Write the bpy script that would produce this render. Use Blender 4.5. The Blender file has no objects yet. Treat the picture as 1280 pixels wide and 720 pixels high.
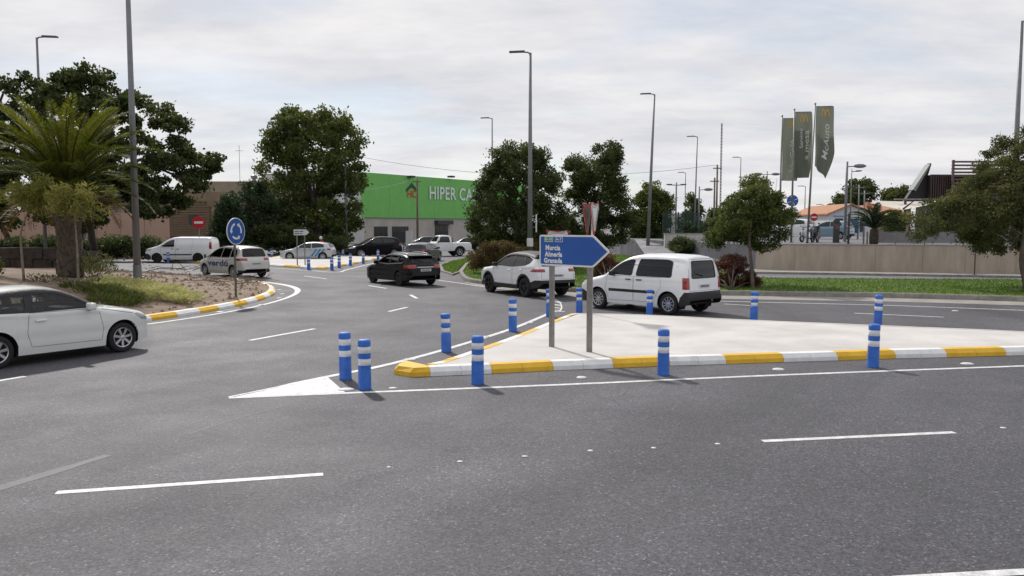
import bpy, bmesh, math, random
import numpy as np
from mathutils import Vector, Matrix
from mathutils.bvhtree import BVHTree
from mathutils.noise import noise as pnoise

scene = bpy.context.scene
C = scene.collection
# ------------------------------------------------------------ camera, sky, sun, exposure
F, HZ, CAMH = 1020.0, 284.0, 2.6          # focal length in 1280-wide pixels, horizon row, eye height
PITCH = math.atan((360 - HZ) / F)
cam_d = bpy.data.cameras.new('camera'); cam = bpy.data.objects.new('camera', cam_d); C.objects.link(cam)
cam.location = (0, 0, CAMH); cam.rotation_euler = (math.pi / 2 - PITCH, 0, 0)
cam_d.sensor_width = 36; cam_d.lens = F / 1280 * 36; cam_d.clip_end = 6000; cam_d.clip_start = .1
scene.camera = cam

SUN_AZ, SUN_EL = math.radians(-24), math.radians(42)   # azimuth clockwise from +Y
sdir = Vector((math.sin(SUN_AZ) * math.cos(SUN_EL), math.cos(SUN_AZ) * math.cos(SUN_EL), math.sin(SUN_EL)))
sun_d = bpy.data.lights.new('sun', 'SUN'); sun = bpy.data.objects.new('sun', sun_d); C.objects.link(sun)
sun_d.energy = 2.8; sun_d.angle = math.radians(3.0); sun_d.color = (1, .965, .92)
sun.rotation_euler = (-sdir).to_track_quat('-Z', 'Y').to_euler(); sun.location = (0, 0, 60)

world = bpy.data.worlds.new('World'); scene.world = world; world.use_nodes = True
wn, wl = world.node_tree.nodes, world.node_tree.links
wn.clear()
wo = wn.new('ShaderNodeOutputWorld'); wb = wn.new('ShaderNodeBackground'); wb.inputs[1].default_value = .1
sky = wn.new('ShaderNodeTexSky'); sky.sky_type = 'NISHITA'; sky.sun_disc = False
sky.sun_elevation = SUN_EL; sky.sun_rotation = SUN_AZ; sky.air_density = 1.0; sky.dust_density = .6; sky.ozone_density = 1.2
tc = wn.new('ShaderNodeTexCoord'); sep = wn.new('ShaderNodeSeparateXYZ'); wl.new(tc.outputs['Generated'], sep.inputs[0])
zc = wn.new('ShaderNodeMath'); zc.operation = 'MAXIMUM'; zc.inputs[1].default_value = 0; wl.new(sep.outputs[2], zc.inputs[0])
za = wn.new('ShaderNodeMath'); za.operation = 'ADD'; za.inputs[1].default_value = .16; wl.new(zc.outputs[0], za.inputs[0])
dv = wn.new('ShaderNodeVectorMath'); dv.operation = 'DIVIDE'
cb = wn.new('ShaderNodeCombineXYZ')
for i in range(3): wl.new(za.outputs[0], cb.inputs[i])
wl.new(tc.outputs['Generated'], dv.inputs[0]); wl.new(cb.outputs[0], dv.inputs[1])
mp = wn.new('ShaderNodeMapping'); mp.inputs['Scale'].default_value = (.7, 1.15, 1); mp.inputs['Rotation'].default_value = (0, 0, .35); mp.inputs['Location'].default_value = (3.1, 1.7, 0)
wl.new(dv.outputs[0], mp.inputs[0])
n1 = wn.new('ShaderNodeTexNoise'); n1.inputs['Scale'].default_value = 1.15; n1.inputs['Detail'].default_value = 8; n1.inputs['Roughness'].default_value = .55; n1.inputs['Distortion'].default_value = .5
wl.new(mp.outputs[0], n1.inputs[0])
r1 = wn.new('ShaderNodeValToRGB'); r1.color_ramp.elements[0].position = .27; r1.color_ramp.elements[0].color = (.50, .50, .50, 1)
r1.color_ramp.elements[1].position = .53; r1.color_ramp.elements[1].color = (1, 1, 1, 1)
wl.new(n1.outputs[0], r1.inputs[0])
n2 = wn.new('ShaderNodeTexNoise'); n2.inputs['Scale'].default_value = 2.2; n2.inputs['Detail'].default_value = 9; n2.inputs['Roughness'].default_value = .6
wl.new(mp.outputs[0], n2.inputs[0])
r2 = wn.new('ShaderNodeValToRGB'); r2.color_ramp.elements[0].position = .36; r2.color_ramp.elements[0].color = (6.3, 6.4, 6.85, 1)
r2.color_ramp.elements[1].position = .66; r2.color_ramp.elements[1].color = (8.2, 8.05, 8.1, 1)
wl.new(n2.outputs[0], r2.inputs[0])
mixw = wn.new('ShaderNodeMixRGB'); wl.new(r1.outputs[0], mixw.inputs[0]); wl.new(sky.outputs[0], mixw.inputs[1]); wl.new(r2.outputs[0], mixw.inputs[2])
wl.new(mixw.outputs[0], wb.inputs[0]); wl.new(wb.outputs[0], wo.inputs[0])

vs = scene.view_settings; vs.view_transform = 'Standard'; vs.look = 'None'; vs.exposure = 0.12; vs.gamma = 1; vs.use_curve_mapping = False

# ------------------------------------------------------------ pixel helpers (directions only; distance comes from what is touched)
cP, sP = math.cos(PITCH), math.sin(PITCH)
def ray(px, py):
    u = (px - 640) / F; v = (360 - py) / F
    return Vector((u, cP + v * sP, -sP + v * cP))
def G(px, py, z=0.0):
    r = ray(px, py); t = (z - CAMH) / r.z
    return Vector((r.x * t, r.y * t, z))
def D(px, py, y):
    r = ray(px, py); t = y / r.y
    return Vector((r.x * t, y, CAMH + r.z * t))

# ------------------------------------------------------------ materials
MATS = {}
def mat(name, col, rough=.6, metal=0.0, spec=.5, coat=0.0, var=0.0, vscale=3.0, col2=None, bump=0.0, bscale=60.0, detail=6, emis=0, fine=0.0, fscale=200, aniso=None):
    if name in MATS: return MATS[name]
    m = bpy.data.materials.new(name); m.use_nodes = True; MATS[name] = m
    nt = m.node_tree; N, L = nt.nodes, nt.links
    b = N['Principled BSDF']
    b.inputs['Base Color'].default_value = (*col, 1); b.inputs['Roughness'].default_value = rough
    b.inputs['Metallic'].default_value = metal; b.inputs['Specular IOR Level'].default_value = spec
    b.inputs['Coat Weight'].default_value = coat; b.inputs['Coat Roughness'].default_value = .04
    if var or col2 or bump or fine:
        t = N.new('ShaderNodeTexCoord'); src = t.outputs['Object']
        if aniso:
            mpn = N.new('ShaderNodeMapping'); mpn.inputs['Scale'].default_value = aniso; L.new(src, mpn.inputs[0]); src = mpn.outputs[0]
        last = None
        if var or col2:
            n = N.new('ShaderNodeTexNoise'); n.inputs['Scale'].default_value = vscale; n.inputs['Detail'].default_value = detail; n.inputs['Roughness'].default_value = .62
            L.new(src, n.inputs[0])
            r = N.new('ShaderNodeValToRGB'); r.color_ramp.elements[0].position = .33; r.color_ramp.elements[1].position = .68
            c2 = col2 or tuple(min(1, c * (1 + var)) for c in col); c1 = col if col2 else tuple(c * (1 - var) for c in col)
            r.color_ramp.elements[0].color = (*c1, 1); r.color_ramp.elements[1].color = (*c2, 1)
            L.new(n.outputs[0], r.inputs[0]); last = r.outputs[0]
        if fine:
            nf = N.new('ShaderNodeTexNoise'); nf.inputs['Scale'].default_value = fscale; nf.inputs['Detail'].default_value = 2
            L.new(t.outputs['Object'], nf.inputs[0])
            mr = N.new('ShaderNodeMapRange'); mr.inputs[1].default_value = .3; mr.inputs[2].default_value = .7; mr.inputs[3].default_value = 1 - fine; mr.inputs[4].default_value = 1 + fine
            L.new(nf.outputs[0], mr.inputs[0])
            mm = N.new('ShaderNodeVectorMath'); mm.operation = 'SCALE'
            if last: L.new(last, mm.inputs[0])
            else: mm.inputs[0].default_value = col
            L.new(mr.outputs[0], mm.inputs['Scale']); last = mm.outputs[0]
        if last: L.new(last, b.inputs['Base Color'])
        if bump:
            n3 = N.new('ShaderNodeTexNoise'); n3.inputs['Scale'].default_value = bscale; n3.inputs['Detail'].default_value = 4
            L.new(src, n3.inputs[0])
            bp = N.new('ShaderNodeBump'); bp.inputs['Strength'].default_value = bump; bp.inputs['Distance'].default_value = .02
            L.new(n3.outputs[0], bp.inputs['Height']); L.new(bp.outputs[0], b.inputs['Normal'])
    return m

def asphalt_mat(name, lo, hi, speck):
    m = bpy.data.materials.new(name); m.use_nodes = True; N, L = m.node_tree.nodes, m.node_tree.links
    b = N['Principled BSDF']; t = N.new('ShaderNodeTexCoord'); g = N.new('ShaderNodeNewGeometry'); P = g.outputs['Position']
    def noise(sc, det, ro=.6, src=P, dist=0):
        n = N.new('ShaderNodeTexNoise'); n.inputs['Scale'].default_value = sc; n.inputs['Detail'].default_value = det; n.inputs['Roughness'].default_value = ro; n.inputs['Distortion'].default_value = dist
        L.new(src, n.inputs[0]); return n.outputs[0]
    def rng(src, a, b_, c, d):
        r = N.new('ShaderNodeMapRange'); r.inputs[1].default_value = a; r.inputs[2].default_value = b_; r.inputs[3].default_value = c; r.inputs[4].default_value = d
        L.new(src, r.inputs[0]); return r.outputs[0]
    def mul(a, b_):
        q = N.new('ShaderNodeMath'); q.operation = 'MULTIPLY'; L.new(a, q.inputs[0]); L.new(b_, q.inputs[1]); return q.outputs[0]
    big = rng(noise(.22, 5), .3, .7, lo, hi)
    # wheel tracks follow the circulating lanes round the roundabout centre
    sub = N.new('ShaderNodeVectorMath'); sub.operation = 'SUBTRACT'; sub.inputs[1].default_value = (-24.5, 28.5, 0); L.new(P, sub.inputs[0])
    wob = N.new('ShaderNodeTexNoise'); wob.inputs['Scale'].default_value = .12; L.new(P, wob.inputs[0])
    ln = N.new('ShaderNodeVectorMath'); ln.operation = 'LENGTH'; L.new(sub.outputs[0], ln.inputs[0])
    ad = N.new('ShaderNodeMath'); ad.operation = 'MULTIPLY_ADD'; ad.inputs[1].default_value = 5.0; L.new(wob.outputs[0], ad.inputs[0]); L.new(ln.outputs['Value'], ad.inputs[2])
    cx_ = N.new('ShaderNodeCombineXYZ'); L.new(ad.outputs[0], cx_.inputs[0])
    streak = mul(rng(noise(.55, 3, .5, cx_.outputs[0]), .35, .65, .74, 1.18), rng(noise(.9, 6, .65), .35, .7, 1.08, .88))
    # rolled aggregate: cells of a centimetre or so, some of them pale
    vo = N.new('ShaderNodeTexVoronoi'); vo.inputs['Scale'].default_value = 55; L.new(P, vo.inputs[0])
    sp = N.new('ShaderNodeSeparateColor'); L.new(vo.outputs['Color'], sp.inputs[0])
    cell = rng(sp.outputs[0], 0, 1, 1 - speck, 1 + speck)
    pale = rng(sp.outputs[1], .90, .96, 1, 2.1)
    fine = rng(noise(160, 2), .3, .7, 1 - speck * .7, 1 + speck * .7)
    v = mul(mul(mul(mul(big, streak), cell), pale), fine)
    cmb = N.new('ShaderNodeCombineXYZ')
    for i, k in enumerate((1.0, .965, 1.08)):
        q = N.new('ShaderNodeMath'); q.operation = 'MULTIPLY'; q.inputs[1].default_value = k; L.new(v, q.inputs[0]); L.new(q.outputs[0], cmb.inputs[i])
    L.new(cmb.outputs[0], b.inputs['Base Color'])
    L.new(rng(noise(.5, 4), .3, .7, .66, .78), b.inputs['Roughness'])
    b.inputs['Specular IOR Level'].default_value = .5
    bp = N.new('ShaderNodeBump'); bp.inputs['Strength'].default_value = .35; bp.inputs['Distance'].default_value = .006
    L.new(vo.outputs['Distance'], bp.inputs['Height']); L.new(bp.outputs[0], b.inputs['Normal'])
    MATS[name] = m; return m

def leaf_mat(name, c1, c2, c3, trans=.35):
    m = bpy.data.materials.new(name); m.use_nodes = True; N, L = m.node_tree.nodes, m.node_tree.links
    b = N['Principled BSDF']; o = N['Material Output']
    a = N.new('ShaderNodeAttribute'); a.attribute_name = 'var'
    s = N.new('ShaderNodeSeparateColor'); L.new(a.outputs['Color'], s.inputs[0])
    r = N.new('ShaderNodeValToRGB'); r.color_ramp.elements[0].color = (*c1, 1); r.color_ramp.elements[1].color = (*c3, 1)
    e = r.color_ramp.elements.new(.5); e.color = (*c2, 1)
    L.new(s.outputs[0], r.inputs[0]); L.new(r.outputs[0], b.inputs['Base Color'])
    b.inputs['Roughness'].default_value = .6; b.inputs['Specular IOR Level'].default_value = .2
    tr = N.new('ShaderNodeBsdfTranslucent'); mx = N.new('ShaderNodeMixShader'); mx.inputs[0].default_value = trans
    hs = N.new('ShaderNodeHueSaturation'); hs.inputs['Value'].default_value = 1.5; hs.inputs['Saturation'].default_value = 1.1; L.new(r.outputs[0], hs.inputs['Color']); L.new(hs.outputs[0], tr.inputs[0])
    L.new(b.outputs[0], mx.inputs[1]); L.new(tr.outputs[0], mx.inputs[2]); L.new(mx.outputs[0], o.inputs[0])
    MATS[name] = m; return m

def glass_mat(name, tint, refl=1.0):
    m = bpy.data.materials.new(name); m.use_nodes = True; N, L = m.node_tree.nodes, m.node_tree.links
    N.remove(N['Principled BSDF']); o = N['Material Output']
    t = N.new('ShaderNodeBsdfTransparent'); t.inputs[0].default_value = (*tint, 1)
    g = N.new('ShaderNodeBsdfGlossy'); g.inputs['Roughness'].default_value = .02; g.inputs[0].default_value = (refl, refl, refl, 1)
    f = N.new('ShaderNodeFresnel'); f.inputs[0].default_value = 1.5
    mx = N.new('ShaderNodeMixShader'); L.new(f.outputs[0], mx.inputs[0]); L.new(t.outputs[0], mx.inputs[1]); L.new(g.outputs[0], mx.inputs[2]); L.new(mx.outputs[0], o.inputs[0])
    MATS[name] = m; return m

M = MATS
asphalt_mat('asphalt', .050, .082, .5)
asphalt_mat('asphalt_old', .12, .165, .3)
mat('ground', (.16, .135, .11), .95, var=.3, vscale=.6)
mat('dirt', (.17, .12, .085), .95, col2=(.30, .225, .165), vscale=1.4, bump=.9, bscale=14, fine=.3, fscale=60)
mat('concrete_pale', (.48, .455, .425), .85, col2=(.63, .605, .575), vscale=.7, fine=.07, fscale=90, bump=.12, bscale=40)
mat('concrete', (.30, .28, .25), .9, var=.2, vscale=1.5, bump=.2, fine=.1, fscale=80)
mat('wall_concrete', (.36, .305, .24), .9, col2=(.50, .43, .35), vscale=1.1, bump=.15, fine=.08, fscale=60, aniso=(1.6, 1.6, .35))
mat('kerb_grey', (.26, .245, .22), .9, var=.25, vscale=4, bump=.3, fine=.15, fscale=90)
mat('kerb_white', (.66, .66, .66), .65, col2=(.84, .84, .83), vscale=4.0, bump=.1, fine=.05, fscale=60)
mat('kerb_yellow', (.68, .39, .012), .6, col2=(.82, .49, .03), vscale=4.0, bump=.1, fine=.06, fscale=60)
mat('road_paint', (.46, .46, .455), .6, col2=(.80, .80, .79), vscale=7, detail=9, fine=.2, fscale=70, bump=.12, bscale=120)
mat('old_paint', (.095, .093, .10), .68, col2=(.13, .128, .135), vscale=6, fine=.3, fscale=70)
mat('blue_plastic', (.022, .115, .50), .45, col2=(.045, .18, .62), vscale=7, bump=.05, fine=.06, fscale=40)
mat('silver_band', (.74, .75, .77), .35, var=.08, vscale=20)
mat('steel', (.25, .24, .225), .5, metal=.6, var=.18, vscale=6)
mat('lamp_grey', (.20, .205, .21), .5, metal=.3, var=.12, vscale=3)
mat('lamp_dark', (.09, .09, .09), .5)
mat('sign_blue', (.010, .085, .36), .38, var=.05, vscale=3)
mat('sign_white', (.74, .74, .74), .45, var=.06, vscale=6)
mat('sign_red', (.48, .02, .025), .42, var=.1, vscale=5)
mat('sign_green', (.015, .23, .09), .42)
mat('black_print', (.015, .015, .018), .5)
mat('white_paint', (.80, .81, .82), .28, coat=.8, spec=.5, var=.035, vscale=1.5)
mat('a1_paint', (.76, .77, .745), .28, coat=.8, var=.03, vscale=1.5)
mat('silver_paint', (.48, .50, .53), .32, metal=.45, coat=.7, var=.03)
mat('champagne_paint', (.52, .51, .48), .32, metal=.35, coat=.7, var=.03)
mat('black_paint', (.005, .005, .006), .25, coat=.15, spec=.2)
mat('grey_paint', (.035, .037, .042), .3, metal=.2, coat=.5)
mat('blue_paint', (.20, .31, .38), .32, metal=.3, coat=.7)
mat('black_plastic', (.018, .018, .02), .6, bump=.05)
mat('tyre', (.016, .016, .017), .85, bump=.1)
mat('alloy', (.55, .56, .58), .3, metal=.9)
mat('alloy_dark', (.03, .03, .033), .35, metal=.5)
mat('interior', (.012, .012, .013), .9)
mat('seat', (.03, .03, .032), .85)
mat('lens_red', (.30, .006, .008), .15, coat=1)
mat('lens_clear', (.33, .34, .36), .12, coat=1, spec=.8)
mat('lens_dark', (.03, .03, .035), .1, coat=1)
mat('plate', (.66, .66, .66), .5)
mat('seam', (.02, .02, .02), .9)
glass_mat('glass', (.72, .76, .73)); glass_mat('glass_dark', (.10, .105, .11))
mat('glass_far', (.010, .012, .014), .06, spec=.6)
mat('bark', (.075, .058, .045), .95, var=.4, vscale=6, bump=.8, bscale=18, aniso=(1, 1, .25))
mat('bark_pale', (.20, .165, .125), .95, var=.3, vscale=8, bump=.5, bscale=20)
mat('palm_bark', (.07, .052, .040), .95, var=.5, vscale=5, bump=.8, bscale=14)
leaf_mat('leaf_dark', (0.035, 0.051, 0.017), (0.064, 0.085, 0.028), (0.112, 0.130, 0.043), .3)
leaf_mat('leaf_mid', (0.046, 0.065, 0.018), (0.087, 0.110, 0.030), (0.166, 0.174, 0.049), .34)
leaf_mat('leaf_olive', (0.050, 0.062, 0.020), (0.093, 0.101, 0.035), (0.174, 0.166, 0.058), .32)
leaf_mat('leaf_palm', (.045, .060, .012), (.100, .118, .018), (.22, .21, .035), .32)
leaf_mat('leaf_palm_dry', (.11, .065, .03), (.17, .10, .04), (.22, .15, .06), .25)
leaf_mat('leaf_sap', (.15, .16, .04), (.25, .25, .07), (.36, .33, .10), .4)
leaf_mat('leaf_red', (.075, .020, .018), (.10, .045, .03), (.20, .10, .075), .3)
leaf_mat('leaf_brown', (.06, .045, .018), (.10, .068, .026), (.13, .12, .035), .3)
leaf_mat('leaf_cypress', (0.025, 0.045, 0.020), (0.039, 0.063, 0.027), (0.063, 0.090, 0.036), .2)
leaf_mat('grass', (.050, .105, .010), (.090, .165, .018), (.16, .21, .035), .4)
leaf_mat('straw', (.26, .27, .09), (.42, .41, .17), (.60, .56, .30), .35)
mat('lawn_soil', (.065, .115, .016), .95, col2=(.105, .145, .03), vscale=2.2, fine=.3, fscale=50)

# ------------------------------------------------------------ object helpers
def link(o, parent=None):
    C.objects.link(o)
    if parent is not None: o.parent = parent
    return o
def tag(o, label=None, cat=None, group=None, kind=None):
    if label: o['label'] = label
    if cat: o['category'] = cat
    if group: o['group'] = group
    if kind: o['kind'] = kind
    return o
def thing(name, label, cat, loc=(0, 0, 0), rz=0.0, group=None):
    o = bpy.data.objects.new(name, None); o.empty_display_size = .2; link(o); o.location = loc; o.rotation_euler = (0, 0, rz)
    return tag(o, label, cat, group)
def copy_tree(o, parent=None):
    c = o.copy(); link(c)
    if parent is not None: c.parent = parent
    for ch in list(o.children): copy_tree(ch, c)
    return c
class MB:
    def __init__(s): s.v = []; s.f = []
    def add(s, vs, fs):
        n = len(s.v); s.v += [tuple(v) for v in vs]; s.f += [tuple(i + n for i in f) for f in fs]; return s
    def box(s, x0, x1, y0, y1, z0, z1, T=None):
        vs = [Vector((x, y, z)) for z in (z0, z1) for y in (y0, y1) for x in (x0, x1)]
        if T is not None: vs = [T @ v for v in vs]
        return s.add(vs, [(0, 2, 3, 1), (4, 5, 7, 6), (0, 1, 5, 4), (2, 6, 7, 3), (0, 4, 6, 2), (1, 3, 7, 5)])
    def cbox(s, c, d, T=None, bev=0):
        x, y, z = c; a, b, e = d[0] / 2, d[1] / 2, d[2] / 2
        return s.box(x - a, x + a, y - b, y + b, z - e, z + e, T)
    def tube(s, pts, rad, n=8, cap=True):
        pts = [Vector(p) for p in pts]; k = len(pts)
        if not hasattr(rad, '__len__'): rad = [rad] * k
        rings = []; up = None
        for i, p in enumerate(pts):
            t = (pts[min(i + 1, k - 1)] - pts[max(i - 1, 0)]).normalized()
            if up is None: up = Vector((0, 0, 1)) if abs(t.z) < .9 else Vector((1, 0, 0))
            a = t.cross(up)
            if a.length < 1e-5: a = t.orthogonal()
            a.normalize(); b = a.cross(t).normalized(); up = b
            rings.append([p + (a * math.cos(2 * math.pi * j / n) + b * math.sin(2 * math.pi * j / n)) * rad[i] for j in range(n)])
        vs = [v for r in rings for v in r]
        fs = [(i * n + j, i * n + (j + 1) % n, (i + 1) * n + (j + 1) % n, (i + 1) * n + j) for i in range(k - 1) for j in range(n)]
        if cap: fs += [tuple(range(n))[::-1], tuple((k - 1) * n + j for j in range(n))]
        return s.add(vs, fs)
    def lathe(s, prof, n=16, c=(0, 0, 0), axis='z', cap=True):
        vs = []
        for r, h in prof:
            for j in range(n):
                a = 2 * math.pi * j / n; u, w = r * math.cos(a), r * math.sin(a)
                vs.append((c[0] + u, c[1] + w, c[2] + h) if axis == 'z' else (c[0] + u, c[1] + h, c[2] + w) if axis == 'y' else (c[0] + h, c[1] + u, c[2] + w))
        k = len(prof)
        fs = [(i * n + j, i * n + (j + 1) % n, (i + 1) * n + (j + 1) % n, (i + 1) * n + j) for i in range(k - 1) for j in range(n)]
        if cap: fs += [tuple(range(n))[::-1], tuple((k - 1) * n + j for j in range(n))]
        return s.add(vs, fs)
    def prism(s, poly, T0, T1):
        n = len(poly); vs = [T0(p) for p in poly] + [T1(p) for p in poly]
        return s.add(vs, [tuple(range(n)), tuple(range(2 * n - 1, n - 1, -1))] + [(i, i + n, (i + 1) % n + n, (i + 1) % n) for i in range(n)])
    def mesh(s, name):
        me = bpy.data.meshes.new(name); me.from_pydata(s.v, [], s.f); me.update(); return me
    def build(s, name, m, parent=None, smooth=False, bevel=0, fix=True, **tags):
        me = s.mesh(name)
        if fix or bevel:
            bm = bmesh.new(); bm.from_mesh(me)
            if bevel: bmesh.ops.bevel(bm, geom=bm.edges[:], offset=bevel, segments=2, affect='EDGES', profile=.6)
            if fix: bmesh.ops.recalc_face_normals(bm, faces=bm.faces)
            bm.to_mesh(me); bm.free()
        me.materials.append(M[m] if isinstance(m, str) else m)
        if smooth: me.polygons.foreach_set('use_smooth', [True] * len(me.polygons))
        o = bpy.data.objects.new(name, me); link(o, parent); tag(o, **tags); return o
def poly_sheet(name, pts, z, m, **tags):
    """flat polygon sheet from world xy points (triangulated by bmesh)"""
    me = bpy.data.meshes.new(name); bm = bmesh.new()
    f = bm.faces.new([bm.verts.new((p[0], p[1], z)) for p in pts])
    bmesh.ops.recalc_face_normals(bm, faces=bm.faces)
    if f.normal.z < 0: f.normal_flip()
    bmesh.ops.triangulate(bm, faces=bm.faces)
    bm.to_mesh(me); bm.free(); me.materials.append(M[m]); o = bpy.data.objects.new(name, me); link(o); tag(o, **tags); return o
def smooth_by_angle(o, deg=35):
    me = o.data; me.polygons.foreach_set('use_smooth', [True] * len(me.polygons))
    bm = bmesh.new(); bm.from_mesh(me); th = math.radians(deg)
    for e in bm.edges: e.smooth = not (len(e.link_faces) == 2 and e.calc_face_angle(0) > th)
    bm.to_mesh(me); bm.free()
def text_data(s, size, align='LEFT', spacing=1.0, bold=0.0, res=3):
    cu = bpy.data.curves.new('t', 'FONT'); cu.body = s; cu.size = size; cu.align_x = align; cu.space_character = spacing; cu.resolution_u = res; cu.offset = bold
    o = bpy.data.objects.new('t', cu); C.objects.link(o)
    dg = bpy.context.evaluated_depsgraph_get(); me = bpy.data.meshes.new_from_object(o.evaluated_get(dg))
    V = [tuple(v.co) for v in me.vertices]; Fc = [tuple(p.vertices) for p in me.polygons]
    bpy.data.objects.remove(o); bpy.data.curves.remove(cu); bpy.data.meshes.remove(me)
    return V, Fc
def put_text(s, size, fn, name, m, parent, **kw):
    """fn(u,v) -> local 3D point"""
    V, Fc = text_data(s, size, **kw)
    mb = MB().add([fn(v[0], v[1]) for v in V], Fc)
    return mb.build(name, m, parent, fix=False)
def resample(pts, step):
    pts = [Vector(p) for p in pts]; out = [pts[0]]
    for a, b in zip(pts, pts[1:]):
        n = max(1, round((b - a).length / step)); out += [a.lerp(b, i / n) for i in range(1, n + 1)]
    return out
def smooth_path(pts, n=8):
    pts = [Vector(p) for p in pts]; out = []
    for i in range(len(pts) - 1):
        p0, p1, p2, p3 = pts[max(i - 1, 0)], pts[i], pts[i + 1], pts[min(i + 2, len(pts) - 1)]
        for k in range(n):
            t = k / n
            out.append(.5 * ((2 * p1) + (p2 - p0) * t + (2 * p0 - 5 * p1 + 4 * p2 - p3) * t * t + (3 * p1 - p0 - 3 * p2 + p3) * t ** 3))
    return out + [pts[-1]]
def paint_strip(name, pts, w, z=.003, m='road_paint', parent=None, **tags):
    pts = [Vector((p[0], p[1], 0)) for p in pts]; vs = []; fs = []
    ws = w if hasattr(w, '__len__') else [w] * len(pts)
    for i, p in enumerate(pts):
        t = pts[min(i + 1, len(pts) - 1)] - pts[max(i - 1, 0)]; n = Vector((-t.y, t.x, 0)).normalized()
        vs += [(p.x + n.x * ws[i] / 2, p.y + n.y * ws[i] / 2, z), (p.x - n.x * ws[i] / 2, p.y - n.y * ws[i] / 2, z)]
    for i in range(len(pts) - 1): fs.append((2 * i, 2 * i + 1, 2 * i + 3, 2 * i + 2))
    return MB().add(vs, fs).build(name, m, parent, fix=False, **tags)
# ------------------------------------------------------------ the setting
MB().box(-1500, 1500, -200, 2500, -.6, -.03).build('ground', 'ground', kind='structure')
rd = poly_sheet('road', [(-110, -30), (110, -30), (110, 48), (30, 48), (12, 70), (12, 175), (-110, 175)], 0.0, 'asphalt', kind='structure')

KERB_PROF = [(0, -.02), (.015, .075), (.10, .15), (.27, .155), (.27, -.02)]
def kerb(parent, pts, matf, closed=False, flip=False, prof=KERB_PROF, z=0.0, gap=.006, name='kerb_stone', shrink=0):
    pts = [Vector((p[0], p[1])) for p in pts]; n = len(pts); nrm = []
    for i in range(n):
        a = pts[(i - 1) % n] if (closed or i > 0) else pts[i]; b = pts[(i + 1) % n] if (closed or i < n - 1) else pts[i]
        t1 = (pts[i] - a); t2 = (b - pts[i])
        t1 = t1.normalized() if t1.length > 1e-6 else t2.normalized(); t2 = t2.normalized() if t2.length > 1e-6 else t1
        m1 = Vector((-t1.y, t1.x)); m2 = Vector((-t2.y, t2.x)); m = (m1 + m2)
        m = m.normalized() / max(.35, m.normalized().dot(m1)) if m.length > 1e-6 else m1
        nrm.append(-m if flip else m)
    inv = parent.matrix_world.inverted() if parent else Matrix()
    bl = parent.location if parent else Vector((0, 0, 0))
    for i in range(n if closed else n - 1):
        a, b = pts[i], pts[(i + 1) % n]; t = (b - a).normalized() * gap / 2; na, nb = nrm[i], nrm[(i + 1) % n]; vs = []
        jit = random.uniform(-.002, .002)
        for P, N in ((a + t, na), (b - t, nb)):
            for d, h in prof: vs.append((P.x + N.x * d - bl.x, P.y + N.y * d - bl.y, z + h + (jit if h > 0 else 0) - bl.z))
        k = len(prof)
        fs = [tuple(range(k)), tuple(range(2 * k - 1, k - 1, -1))] + [(j, j + k, (j + 1) % k + k, (j + 1) % k) for j in range(k)]
        MB().add(vs, fs).build(name, matf(i), parent)
    return [Vector((p.x + q.x * .25, p.y + q.y * .25)) for p, q in zip(pts, nrm)]
def top_slab(name, pts, z, m, **tags): return poly_sheet(name, pts, z, m, **tags)
def two_tone(i): return 'kerb_yellow' if (i // 2) % 2 == 0 else 'kerb_white'

random.seed(4)
# ---- concrete splitter island in front, painted kerb
front_px = [(538, 470.5), (615, 467), (692, 463), (767, 460), (838, 457), (908, 455), (980, 452.5), (1048, 450.5), (1120, 448), (1184, 446.5), (1258, 444.5), (1335, 442.5), (1415, 440.5)]
fp = [G(*p) for p in front_px]; fr = []
for a, b in zip(fp, fp[1:]): fr += [a, a.lerp(b, .5)]
fr.append(fp[-1])
tip = []
back = smooth_path([G(1480, 424, .15), G(1280, 413.5, .15), G(1097, 405.8, .15), G(942, 399.3, .15), G(811, 393, .15), G(730, 391, .15), G(711, 391.8, .15), G(694, 397.5, .15), G(640, 418.5, .15), G(560, 446, .15), G(527, 454.5, .15)], 6)
back = [p for p in resample(back, .55)]
loop = tip + fr + back
loop = [Vector((p.x, p.y)) for p in loop]
isl = thing('splitter_island', None, None); isl['kind'] = 'structure'
nt = len(tip); nfr = len(fr)
def isl_col(i):
    if i < nt: return 'kerb_yellow'
    if i < nt + nfr - 1: return 'kerb_white' if ((i - nt) // 2) % 2 == 0 else 'kerb_yellow'
    if loop[i].x > 1.9: return 'concrete_pale'
    return 'kerb_yellow' if ((i - nt - nfr) // 2) % 2 else 'kerb_white'
inner = kerb(isl, loop, isl_col, closed=False)
nose = [loop[-1], Vector(G(505, 460)[:2]), Vector(G(493.5, 464.3)[:2]), Vector(G(492, 467.8)[:2]), Vector(G(512, 471.2)[:2]), loop[0]]
ncen = (loop[0] + loop[-1]) * .5 + (loop[0] - nose[2]).normalized() * .06
for a, b in zip(nose, nose[1:]):
    vs = []
    for p in (a + (b - a).normalized() * .003, b - (b - a).normalized() * .003):
        d = (ncen - p); L_ = d.length; d = d / L_
        vs += [(p.x, p.y, -.02), (p.x + d.x * .015, p.y + d.y * .015, .075), (p.x + d.x * .09, p.y + d.y * .09, .15)]
    vs.append((ncen.x, ncen.y, .156)); vs.append((ncen.x, ncen.y, -.02))
    MB().add(vs, [(0, 3, 4, 1), (1, 4, 5, 2), (2, 5, 6), (0, 1, 2, 6, 7), (3, 7, 6, 5, 4), (0, 7, 3)]).build('kerb_stone', 'kerb_yellow', isl)
inner.append(ncen)
s_ = poly_sheet('island_paving', inner, .148, 'concrete_pale'); s_.parent = isl

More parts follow.
